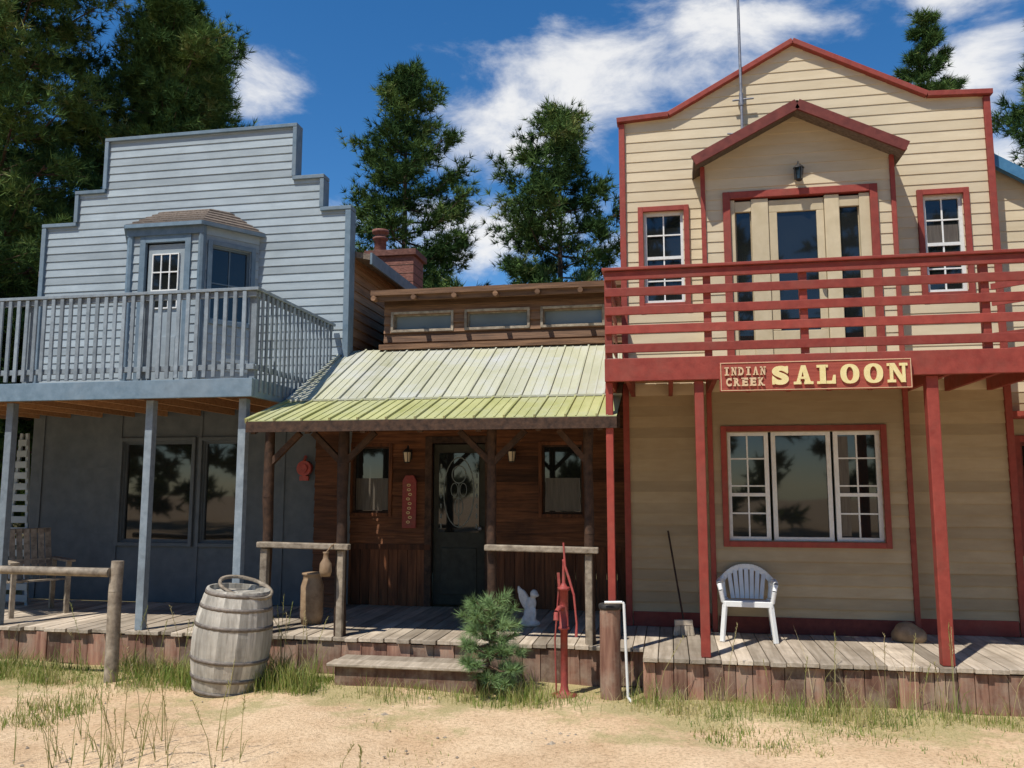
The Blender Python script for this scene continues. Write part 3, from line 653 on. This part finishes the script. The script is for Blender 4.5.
m=MB(); m.tube([(-.60,7.87,.495),(-.44,7.87,.50),(-.425,7.87,.485),(-.41,7.86,.0),(-.40,7.86,G+.05),(-.37,7.85,G+.015)],[.013]*6,10); tag(m.obj('standpipe',None,('plast',)),'white plastic water pipe with elbow beside the bollard','pipe')
def plastic_chair(x,y,rot,sc):
    T=Matrix.Translation((x,y,0))@Matrix.Rotation(rot,4,'Z')@Matrix.Scale(sc,4)
    e=thing('plastic_chair',(x,y,0),'white moulded plastic armchair with slatted back on the porch','chair')
    m=MB(T); n=8
    def P(i,j): 
        u=i/n*2-1; v=j/n*2-1; return (u*.24*(1-.08*max(v,0)),v*.23,.40-.02*(1-u*u)*(1-v*v)+(.015 if v<-.9 else 0)-.02*(v+1)/2)
    for i in range(n):
        for j in range(n):
            a,b,c,d=P(i,j),P(i+1,j),P(i+1,j+1),P(i,j+1)
            m.add([a,b,c,d,*( (q[0],q[1],q[2]-.012) for q in(a,b,c,d))],[(0,1,2,3),(7,6,5,4)]+([(0,4,5,1)] if j==0 else [])+([(3,2,6,7)] if j==n-1 else []),0,.5,True)
    m.box(-.25,.25,-.245,-.225,.355,.41); m.obj('seat',e,('plast',),bevel=.004)
    m=MB(T)
    def arcp(u): return (u*.255,.30-.05*u*u,.745-.13*abs(u)**2.4)
    for k in range(-3,4):
        u=k/4; q=arcp(u); m.beam((u*.20,.21-.03*u*u,.39),(q[0]*.97,q[1],q[2]-.015),.044,.012)
    us=np.linspace(-1,1,13)
    for ua,ub in zip(us[:-1],us[1:]): 
        a=Vector(arcp(ua)); b2=Vector(arcp(ub)); m.beam(a-Vector((0,0,.02)),b2-Vector((0,0,.02)),.02,.06)
    for s in(-1,1): m.tube([(s*.255,.25,.615),(s*.255,.23,.52),(s*.24,.20,.40)],[.028,.028,.028],8)
    m.obj('backrest',e,('plast',))
    for s in(-1,1):
        m=MB(T); m.tube([(s*.25,.24,.57),(s*.28,.1,.60),(s*.29,-.08,.60),(s*.285,-.2,.58),(s*.27,-.24,.52),(s*.25,-.22,.40)],[.022,.026,.028,.028,.024,.022],8); m.obj('armrest',e,('plast',))
        for yy,dy in((-.22,-.05),(.2,.07)):
            m=MB(T); m.beam((s*.23,yy,.40),(s*.27,yy+dy,0),.05,.035); m.obj('leg',e,('plast',),bevel=.006)
plastic_chair(.77,9.15,math.radians(-4),.96)
T=Matrix.Translation((-7.75,9.35,0))@Matrix.Rotation(math.radians(55),4,'Z')
gc=thing('garden_chair',(-7.75,9.35,0),'weathered grey slatted wooden armchair on the porch','chair')
m=MB(T)
for k in range(6): m.box(-.27,.27,-.28+k*.09,-.21+k*.09,.40-k*.008,.42-k*.008)
m.obj('seat',gc,('log',))
m=MB(T)
for k in range(7): m.beam((-.25+k*.083,.25,.38),(-.25+k*.083,.45,1.0),.065,.02)
m.beam((-.29,.47,.98),(.29,.47,.98),.03,.06); m.beam((-.29,.33,.6),(.29,.33,.6),.03,.06); m.obj('backrest',gc,('log',))
for s in(-1,1):
    m=MB(T); m.box(s*.31-.05,s*.31+.05,-.36,.36,.62,.645); m.obj('armrest',gc,('log',))
    for yy in(-.3,.28): m=MB(T); m.box(s*.30-.025,s*.30+.025,yy-.03,yy+.03,0,.62); m.obj('leg',gc,('log',))
def lantern(x,y,z,label):
    e=thing('wall_lantern',(x,y,z),label,'lamp','lanterns on the building fronts')
    m=MB(); m.box(x-.035,x+.035,y-.02,y,z-.05,z+.08); m.tube([(x,y-.02,z+.05),(x,y-.08,z+.13),(x,y-.11,z+.09)],[.01]*3,6)
    m.lathe((x,y-.11,z),[(0,.10),(.02,.09),(.06,.05),(.062,.04),(0,.04)],8,0,sm=False); m.lathe((x,y-.11,z),[(0,-.10),(.03,-.10),(.04,-.085),(.0,-.084)],8,0,sm=False)
    for k in range(4): 
        a=k*math.pi/2+.4; m.cyl((x+.038*math.cos(a),y-.11+.038*math.sin(a),z-.09),(x+.056*math.cos(a),y-.11+.056*math.sin(a),z+.045),.005,n=5)
    m.obj('bracket',e,('black',))
    m=MB(); m.lathe((x,y-.11,z),[(.033,-.084),(.049,.039)],8,sm=False); m.obj('glass_shade',e,('amber' if z<3 else 'glass',))
lantern(-3.38,CY-.03,1.95,'small black lantern with amber glass beside the cabin door')
lantern(-1.98,CY-.03,1.95,'small black lantern with amber glass beside the cabin door')
lantern(1.49,BY-.02,5.0,'small black lantern above the tan balcony door')
e=thing('wall_plaque',(-3.37,CY-.05,1.0),'narrow red wooden plaque with pale scrollwork on the cabin wall','plaque')
m=MB(); m.prism([(-3.46,1.0),(-3.27,1.0),(-3.27,1.62),(-3.31,1.69),(-3.42,1.69),(-3.46,1.62)],CY-.075,CY-.045); m.obj('board',e,('pumpred',),bevel=.006)
m=MB()
for z in np.arange(1.08,1.6,.06): ring(m,-3.365+.015*math.sin(z*40),z,.026,.018,.009,CY-.079,0)
m.obj('scrollwork',e,('cream',))
m=MB(); m.cyl((-4.72,10.42,1.78),(-4.72,10.49,1.78),.10,n=20); m.cyl((-4.72,10.40,1.78),(-4.72,10.419,1.78),.055,n=16); m.cyl((-4.72,10.43,1.87),(-4.72,10.48,1.94),.02,n=8); m.box(-4.78,-4.66,10.43,10.47,1.62,1.68)
tag(m.obj('wall_ornament',None,('pumpred',)),'small round red ornament hung on the blue porch wall','ornament')
m=MB(); m.lathe((-3.52,8.38,.62),[(0,0),(.05,.0),(.065,.05),(.06,.13),(.03,.18),(.025,.23),(.035,.25),(0,.25)],16); m.tube([(-3.52,8.38,.86),(-3.47,8.40,.93),(-3.45,8.46,.95)],[.008]*3,6); tag(m.obj('ceramic_jug',None,('pot',)),'small brown jug hanging from the log rail','jug')
m=MB(); m.lathe((-4.02,9.2,0),[(0,0),(.11,0),(.13,.1),(.13,.42),(.105,.5),(.105,.54),(.12,.55),(.12,.57),(0,.58)],20); tag(m.obj('butter_churn',None,('pot',)),'tan cylindrical butter churn standing on the porch','churn')
def blobs(name,parts,mk,label,cat,voxel=.014):
    import bmesh
    bm=bmesh.new()
    o=Vector((parts[0][0][0],parts[0][0][1],0))
    for c,s,ry in parts:
        mt=Matrix.Translation(Vector(c)-o)@Matrix.Rotation(ry,4,'Y')@Matrix.Diagonal((*s,1)); bmesh.ops.create_icosphere(bm,subdivisions=3,radius=1,matrix=mt)
    me=bpy.data.meshes.new(name); bm.to_mesh(me); bm.free(); me.materials.append(M[mk])
    ob=bpy.data.objects.new(name,me); COL.objects.link(ob); place(ob,None,o)
    r=ob.modifiers.new('r','REMESH'); r.mode='VOXEL'; r.voxel_size=voxel; r.use_smooth_shade=True
    s=ob.modifiers.new('s','SMOOTH'); s.iterations=3
    tag(ob,label,cat); return ob
sx,sy=-1.55,9.45
blobs('animal_statue',[((sx,sy,.04),(.12,.09,.045),0),((sx,sy,.14),(.07,.07,.11),.15),((sx+.02,sy,.25),(.055,.055,.08),.1),((sx+.05,sy-.02,.36),(.045,.045,.05),.2),((sx+.085,sy-.05,.35),(.03,.035,.022),.3),
 ((sx-.08,sy+.03,.27),(.035,.025,.12),-.45),((sx-.12,sy+.03,.38),(.025,.02,.07),-.2),((sx-.05,sy+.02,.33),(.03,.025,.09),-.5),((sx-.04,sy-.05,.08),(.05,.05,.05),0),((sx+.06,sy-.05,.13),(.022,.025,.09),.1)],'stone','white carved stone winged figure standing on porch boards','statue')
blobs('boulder',[((2.32,9.25,.08),(.13,.1,.12),.2),((2.40,9.22,.06),(.1,.09,.09),.0),((2.25,9.28,.05),(.08,.08,.08),0)],'pot','small tan rock sitting on the saloon porch','rock',.02)
e=thing('push_broom',(.0,9.4,0),'old broom leaning against the tan porch wall','broom')
m=MB(); m.cyl((.12,9.25,.16),(-.02,9.70,1.05),.011,n=8); m.obj('handle',e,('dwood',))
m=MB(); m.beam((.03,9.20,.13),(.21,9.24,.13),.05,.05)
for k in range(16): m.beam((.04+k*.011,9.2+k*.002,.12),(.02+k*.0135,9.17+k*.002,.0),.01,.02)
m.obj('bristles',e,('deckw',))
# ================================================================= VEGETATION
def tri_obj(name,V,tint,mk,parent,w):
    me=bpy.data.meshes.new(name)
    me.vertices.add(len(V)); me.vertices.foreach_set('co',V.astype(np.float32).ravel())
    F=np.arange(len(V))
    me.loops.add(len(F)); me.loops.foreach_set('vertex_index',F.astype(np.int32).ravel())
    nf=len(F)//3; me.polygons.add(nf); me.polygons.foreach_set('loop_start',np.arange(0,nf*3,3,dtype=np.int32)); me.polygons.foreach_set('loop_total',np.full(nf,3,np.int32))
    a=me.attributes.new('tint','FLOAT','FACE'); a.data.foreach_set('value',tint.astype(np.float32))
    me.materials.append(M[mk]); me.update(calc_edges=True); me.validate()
    ob=bpy.data.objects.new(name,me); COL.objects.link(ob); place(ob,parent,w); return ob
def needles(rng,T,axis,L,w,nn,tt):
    n=len(T); C=np.repeat(T,nn,0)
    D=rng.normal(size=(n*nn,3))*.6+np.repeat(axis,nn,0); D/=np.linalg.norm(D,axis=1)[:,None]+1e-9
    R=rng.normal(size=(n*nn,3)); P=np.cross(D,R); P/=np.linalg.norm(P,axis=1)[:,None]+1e-9
    ln=L*rng.uniform(.6,1.2,(n*nn,1))
    V=np.empty((n*nn,3,3)); V[:,0]=C-P*w/2; V[:,1]=C+P*w/2; V[:,2]=C+D*ln
    return V.reshape(-1,3),np.clip(np.repeat(tt,nn)+rng.normal(size=n*nn)*.06,0,1)
def pine_data(seed,h,R,zb,nl,nc,nt,nn,L,w,power=.7):
    """whorled limbs; each limb forks into side twigs that carry flat sprays of needle tufts"""
    rng=np.random.default_rng(seed); limbs=[];T=[];A=[];tt=[]
    for i in range(nl):
        u=zb+(1-zb)*((i+rng.uniform()*.8)/nl)**.88; z=h*u; s=1-(u-zb)/(1-zb)
        rad=R*(s**power+.04)*rng.uniform(.55,1.15)*(1 if s<.85 else .8)
        ang=i*2.399+rng.normal()*.35; rise=rad*(-.10+.80*(1-s)**1.2+rng.normal()*.07)
        ca,sa=math.cos(ang),math.sin(ang); sag=.12*rad
        def pt(f): return np.array([ca*rad*f,sa*rad*f,z+rise*(.35*f/.5 if f<.5 else .35+.65*(f-.5)/.5)-sag*(1-abs(2*f-1))])
        r0=.016+.020*rad/2*(h/12)
        limbs.append(((0,0,z),tuple(pt(.5)),tuple(pt(1)),r0))
        tint=rng.uniform(.15,.8)
        K=max(2,int(nc*(.25+.95*rad/R)))
        for j in range(K):
            f=1-.80*rng.uniform()**1.15; base=pt(f); side=(-1 if j%2 else 1)*rng.uniform(.3,1.)
            ln=rad*.30*(1.25-f*.6)*rng.uniform(.5,1.1)+.05
            tip=base+np.array([-sa*side+ca*.7,ca*side+sa*.7,.18+rng.normal()*.12])*ln
            if rad>R*.3 and j%2==0: limbs.append((tuple(base),tuple((base+tip)/2),tuple(tip),r0*.3))
            n=nt; g=rng.uniform(.15,1.1,n)[:,None]; q=base+(tip-base)*g+rng.normal(size=(n,3))*np.array([.08,.08,.055])*(R/2.5)*1.3
            ax=(tip-base)/(np.linalg.norm(tip-base)+1e-6)
            T.append(q); A.append(np.tile(ax*.7+np.array([0,0,.35]),(n,1))); tt.append(np.clip(tint+rng.normal()*.12+rng.normal(size=n)*.10,0,1))
    n=int(nt*3.); q=np.stack([rng.normal(size=n)*R*.02,rng.normal(size=n)*R*.02,h*rng.uniform(.93,1.0,n)],1); T.append(q);A.append(np.tile([0,0,.8],(n,1)));tt.append(rng.uniform(.3,.8,n))
    T=np.concatenate(T);A=np.concatenate(A);tt=np.concatenate(tt)
    V,ti=needles(rng,T,A,L,w,nn,tt); return V,ti,limbs
def pine(x,y,h,R,zb,seed,label,nl=58,nc=15,nt=9,nn=15,L=.22,w=.022,mk='needle',z0=G,tr=.013,power=.75,name='pine_tree',group='tall pines around the buildings',cat='tree'):
    e=thing(name,(x,y,z0),label,cat,group)
    V,ti,limbs=pine_data(seed,h,R,zb,nl,nc,nt,nn,L,w,power)
    tri_obj('crown',V,ti,mk,e,(x,y,z0))
    m=MB(Matrix.Translation((x,y,z0))); zs=np.linspace(-.02*h,h*.98,9); m.tube([(0,0,z) for z in zs],[h*tr*(1-.93*max(z,0)/h)+.004*h/12 for z in zs],9)
    for a,b,c,r in limbs: m.tube([a,b,c],[r,r*.6,r*.2],4)
    m.obj('trunk',e,('bark',),origin=(x,y,z0)); return e
lab='tall dark green ponderosa pine behind the buildings'
A=pine(-6.5,20,12.7,3.0,.26,1,lab,nl=80,nc=17,power=.74)
B=pine(-2.5,20,11.2,3.0,.22,2,lab,nl=78,nc=17,power=.68)
C=pine(-11.4,17,13.3,3.0,.18,3,'dense dark pine towering beside the blue building',nl=112,nc=20,nt=10,power=.5)
D=pine(-14.2,15,16.5,3.6,.10,4,'dense dark pine towering beside the blue building',nl=130,nc=22,nt=11,power=.45)
E=pine(6.75,22,13.9,1.9,.3,5,'slender pine rising above the saloon roof',nl=64)
def cp(src,x,y,s,rot):
    n=copy_tree(src,(x,y,G)); n.scale=(s,s,s); n.rotation_euler=(0,0,rot); return n
for src,x,y,s,r in((C,-13.0,20,1.12,2.),(B,-10.6,14.9,.62,1.),(A,-17.5,17,1.1,3.),(D,-17,13.0,.62,2.2),(C,-21,22,1.,.5),(C,7.05,15.2,.74,.8),(B,-4.6,31,.85,2.),(A,-9.3,33,.8,4.),(B,.8,34,.8,4.4),(D,-12.4,12.6,.30,1.2),(D,-14.6,17.6,.42,3.3),(D,-19.5,20,.6,5.)):
    cp(src,x,y,s,r)
rng=np.random.default_rng(11); Vs=[];ts=[]
for i in range(15):
    h=rng.uniform(13,19); V,ti,_=pine_data(50+i,h,rng.uniform(2.8,3.8),.06,36,6,5,6,.7,.25,.6); Vs.append(V+np.array([-30+i*4.2+rng.uniform(-1,1),-17+rng.uniform(-5,3),G])); ts.append(ti)
o=tri_obj('unseen_wood',np.concatenate(Vs),np.concatenate(ts),'needle',None,(0,0,0)); tag(o,'dense unseen pine wood behind the camera, enlarged to block low sky','trees',kind='stuff')  # out-of-view pines, made tall to cut sky fill and reflect in windows
pine(-1.70,8.0,.82,.29,.10,21,'bright green young pine sapling growing by the step',nl=28,nc=6,nt=3,nn=24,L=.11,w=.0055,mk='needle2',name='pine_sapling',group=None,cat='young tree',power=.32)
def grass(name,patches,label,seed=3):
    rng=np.random.default_rng(seed); VV=[];TT=[]
    for (x0,x1,y0,y1,n,h0,h1,t0,t1,w,clump) in patches:
        nc=max(1,int(n/clump)); cx=rng.uniform(x0,x1,nc); cy=rng.uniform(y0,y1,nc); k=rng.integers(0,nc,n)
        keep=(np.sin(cx*2.3+1.3*np.sin(cy*3.1))+np.sin(cx*5.1+cy*4.3)*.6+rng.normal(size=nc)*.6)>-.6
        sc0=np.where(keep,rng.uniform(.4,1.2,nc),.35)
        X=cx[k]+rng.normal(size=n)*.07; Y=np.minimum(cy[k]+rng.normal(size=n)*.06,max(y1,7.6)); sc=sc0[k]; tb=rng.uniform(t0,t1,nc)[k]
        Hh=rng.uniform(h0,h1,n)*sc; a=rng.uniform(0,2*np.pi,n); ln=Hh*rng.uniform(.05,.6,n); ww=w*rng.uniform(.7,1.3,n)
        B0=np.stack([X,Y,np.full(n,G-.04)],1); pa=rng.uniform(0,2*np.pi,n); P=np.stack([np.cos(pa),np.sin(pa),np.zeros(n)],1)*ww[:,None]/2
        D=np.stack([np.cos(a)*ln,np.sin(a)*ln,np.zeros(n)],1)
        Mi=B0+D*.3+np.stack([0*Hh,0*Hh,Hh*.6],1); Tp=B0+D+np.stack([0*Hh,0*Hh,Hh],1)
        V=np.stack([B0-P,B0+P,Mi+P*.7, B0-P,Mi+P*.7,Mi-P*.7, Mi-P*.7,Mi+P*.7,Tp],1)
        VV.append(V.reshape(-1,3)); TT.append(np.repeat(np.clip(tb+rng.normal(size=n)*.12,0,1),3))
    o=tri_obj(name,np.concatenate(VV),np.concatenate(TT),'grass',None,(0,0,0)); tag(o,label,'grass',kind='stuff')
grass('grass',[
 (-9.5,-4.7,7.5,8.35,11000,.06,.27,.05,.7,.007,20),
 (-9.5,-5.0,6.2,7.6,9000,.03,.12,.1,.75,.007,18),
 (-4.0,-3.35,7.6,8.2,2600,.10,.36,.1,.6,.008,30),
 (-4.75,-4.5,7.6,8.1,500,.1,.3,.1,.6,.008,30),
 (-3.3,-.3,7.5,8.35,3200,.05,.2,.1,.8,.007,16),
 (-1.5,-1.2,7.7,8.2,300,.1,.3,.1,.7,.007,25),
 (-.5,6,7.5,7.98,7500,.05,.26,.1,.85,.006,16),
 (-.5,6,7.8,8.0,350,.35,.62,.5,1.,.005,5),
 (.0,6,6.6,7.6,9000,.02,.09,.05,.8,.008,16),
 (-6,6,5.2,7.8,5000,.015,.06,.3,1.,.007,14),
],'dry and green grass tufts along the boardwalks')
def weeds():
    rng=np.random.default_rng(8); m=MB()
    spots=[(rng.uniform(-4.6,-3.0),rng.uniform(5.3,6.1),rng.uniform(.3,.85)) for _ in range(30)]+[(-2.2+rng.uniform(-.15,.15),5.6,rng.uniform(.15,.25)) for _ in range(3)]+[(rng.uniform(-.2,3.3),7.8,rng.uniform(.4,.8)) for _ in range(14)]+[(rng.uniform(-7,-4.8),8.1,rng.uniform(.4,.8)) for _ in range(12)]+[(rng.uniform(-3.9,-3.5),8.0,rng.uniform(.5,.9)) for _ in range(10)]
    for x,y,h in spots:
        lx,ly=rng.normal(size=2)*.18*h; t=rng.uniform(.4,1)
        pts=[(x,y,G-.03),(x+lx*.3,y+ly*.3,G+h*.5),(x+lx,y+ly,G+h)]
        m.tube(pts,[.003,.0024,.0013],4,t=t)
        for k in range(12):
            f=.68+.32*k/12; c=Vector(pts[1]).lerp(Vector(pts[2]),(f-.5)*2); d=Vector(rng.normal(size=3)); d.z=abs(d.z)+1.6; d=d.normalized()*.028
            m.cyl(c,c+d,.0035,.001,3,t=t)
        for k in range(2):
            c=Vector((x,y,G)); a=rng.uniform(0,6.28); q=c+Vector((math.cos(a),math.sin(a),2.8))*h*.10; q2=q+Vector((math.cos(a),math.sin(a),.8))*h*.09
            m.tube([c,q,q2],[.0026,.002,.0006],3,t=t*.8)
    o=m.obj('tall_weeds',None,('grass',)); tag(o,'thin dry seed stalks standing in sandy ground','weeds',kind='stuff')
weeds()
def pebbles():
    rng=np.random.default_rng(5); m=MB()
    for i in range(520):
        x,y=rng.uniform(-7,5),rng.uniform(5.3,7.9); s=rng.uniform(.005,.018) if i>12 else rng.uniform(.03,.05)
        vs=[Vector(p)*s*rng.uniform(.8,1.2) for p in((1,0,0),(0,1,0),(-1,0,0),(0,-1,0),(0,0,.6),(0,0,-.6))]; c=Vector((x,y,G-.015))
        m.add([v+c for v in vs],[(0,1,4),(1,2,4),(2,3,4),(3,0,4),(1,0,5),(2,1,5),(3,2,5),(0,3,5)])
    o=m.obj('pebbles',None,('log',)); tag(o,'scattered small stones on the sand','gravel',kind='stuff')
pebbles()
# ================================================================= LIGHT / SKY
sd=Vector((-.28,-.50,1)).normalized()
sl=bpy.data.lights.new('sun','SUN'); sl.energy=5.0; sl.angle=math.radians(.5); sl.color=(1,.955,.88)
so=bpy.data.objects.new('sun',sl); COL.objects.link(so); so.rotation_euler=sd.to_track_quat('Z','Y').to_euler(); so.location=(-10,-10,30)
wd=bpy.data.worlds.new('World'); S.world=wd; wd.use_nodes=True; nt=wd.node_tree; L=nt.links; nt.nodes.clear()
out=nd(nt,'ShaderNodeOutputWorld'); bg=nd(nt,'ShaderNodeBackground'); bg2=nd(nt,'ShaderNodeBackground'); mx=nd(nt,'ShaderNodeMixShader')
sky=nd(nt,'ShaderNodeTexSky',sky_type='NISHITA'); sky.sun_disc=False; sky.sun_elevation=math.asin(sd.z); sky.sun_rotation=math.atan2(sd.x,sd.y); sky.altitude=1200; sky.air_density=1.; sky.dust_density=.1; sky.ozone_density=3.
hs=nd(nt,'ShaderNodeHueSaturation'); hs.inputs['Saturation'].default_value=1.3; L.new(sky.outputs[0],hs.inputs['Color'])
L.new(hs.outputs[0],bg.inputs[0]); bg.inputs[1].default_value=.14; bg2.inputs[0].default_value=(1,1,1,1); bg2.inputs[1].default_value=.92
tc=nd(nt,'ShaderNodeTexCoord'); sp=nd(nt,'ShaderNodeSeparateXYZ'); L.new(tc.outputs['Generated'],sp.inputs[0])
def mth(op,a,b=None,c=None):
    n=nd(nt,'ShaderNodeMath',operation=op)
    for i,v in enumerate((a,b,c)):
        if v is None: continue
        if isinstance(v,(int,float)): n.inputs[i].default_value=v
        else: L.new(v,n.inputs[i])
    return n.outputs[0]
az=mth('MULTIPLY',mth('ARCTAN2',sp.outputs[0],sp.outputs[1]),57.2958); el=mth('MULTIPLY',mth('ARCSINE',sp.outputs[2]),57.2958)
acc=None
for a0,e0,sa,se,rot,amp in((-11.5,24.2,7,4.0,20,1.),(-4.2,27.2,9,4.2,12,1.),(4.5,28.3,9,4.0,8,.9),(13.5,31,8,4,10,.75),(-28.3,24.8,4.6,3.2,0,1.),(-13,16.5,7,4.5,0,.85),(20.,23.5,5.5,4,0,1.),(21,18,5,4,0,.9),(19,29,6,3.5,0,.7),(-3,15,7,4,0,.5),(60,30,20,9,0,.8)):
    dx=mth('SUBTRACT',az,a0); dy=mth('SUBTRACT',el,e0); c,s=math.cos(math.radians(rot)),math.sin(math.radians(rot))
    u=mth('DIVIDE',mth('ADD',mth('MULTIPLY',dx,c),mth('MULTIPLY',dy,s)),sa); v=mth('DIVIDE',mth('SUBTRACT',mth('MULTIPLY',dy,c),mth('MULTIPLY',dx,s)),se)
    d2=mth('ADD',mth('MULTIPLY',u,u),mth('MULTIPLY',v,v)); f=mth('MULTIPLY',mth('EXPONENT',mth('MULTIPLY',d2,-1.)),amp)
    acc=f if acc is None else mth('MAXIMUM',acc,f)
no=nd(nt,'ShaderNodeTexNoise'); no.inputs['Scale'].default_value=7; no.inputs['Detail'].default_value=8; no.inputs['Roughness'].default_value=.6; no.inputs['Distortion'].default_value=.3
mp=nd(nt,'ShaderNodeMapping'); mp.inputs['Scale'].default_value=(1,1,2.); L.new(tc.outputs['Generated'],mp.inputs[0]); L.new(mp.outputs[0],no.inputs['Vector'])
val=mth('ADD',acc,mth('MULTIPLY',mth('SUBTRACT',no.outputs['Fac'],.5),2.2))
mr=nd(nt,'ShaderNodeMapRange',interpolation_type='SMOOTHSTEP'); mr.inputs['From Min'].default_value=.36; mr.inputs['From Max'].default_value=1.1; mr.inputs['To Max'].default_value=.95; L.new(val,mr.inputs['Value'])
L.new(mr.outputs[0],mx.inputs[0]); L.new(bg.outputs[0],mx.inputs[1]); L.new(bg2.outputs[0],mx.inputs[2]); L.new(mx.outputs[0],out.inputs[0])
# ================================================================= CAMERA
th=math.radians(10.5); ph=math.radians(6.92)
F=Vector((-math.sin(th)*math.cos(ph),math.cos(th)*math.cos(ph),math.sin(ph)))
cam=bpy.data.cameras.new('camera'); co=bpy.data.objects.new('camera',cam); COL.objects.link(co)
co.location=(0,0,1.55); co.rotation_euler=F.to_track_quat('-Z','Y').to_euler(); cam.sensor_width=36; cam.lens=29.53; cam.clip_end=1000; cam.clip_start=.1
S.camera=co
S.view_settings.view_transform='Standard'; S.view_settings.look='None'; S.view_settings.exposure=0
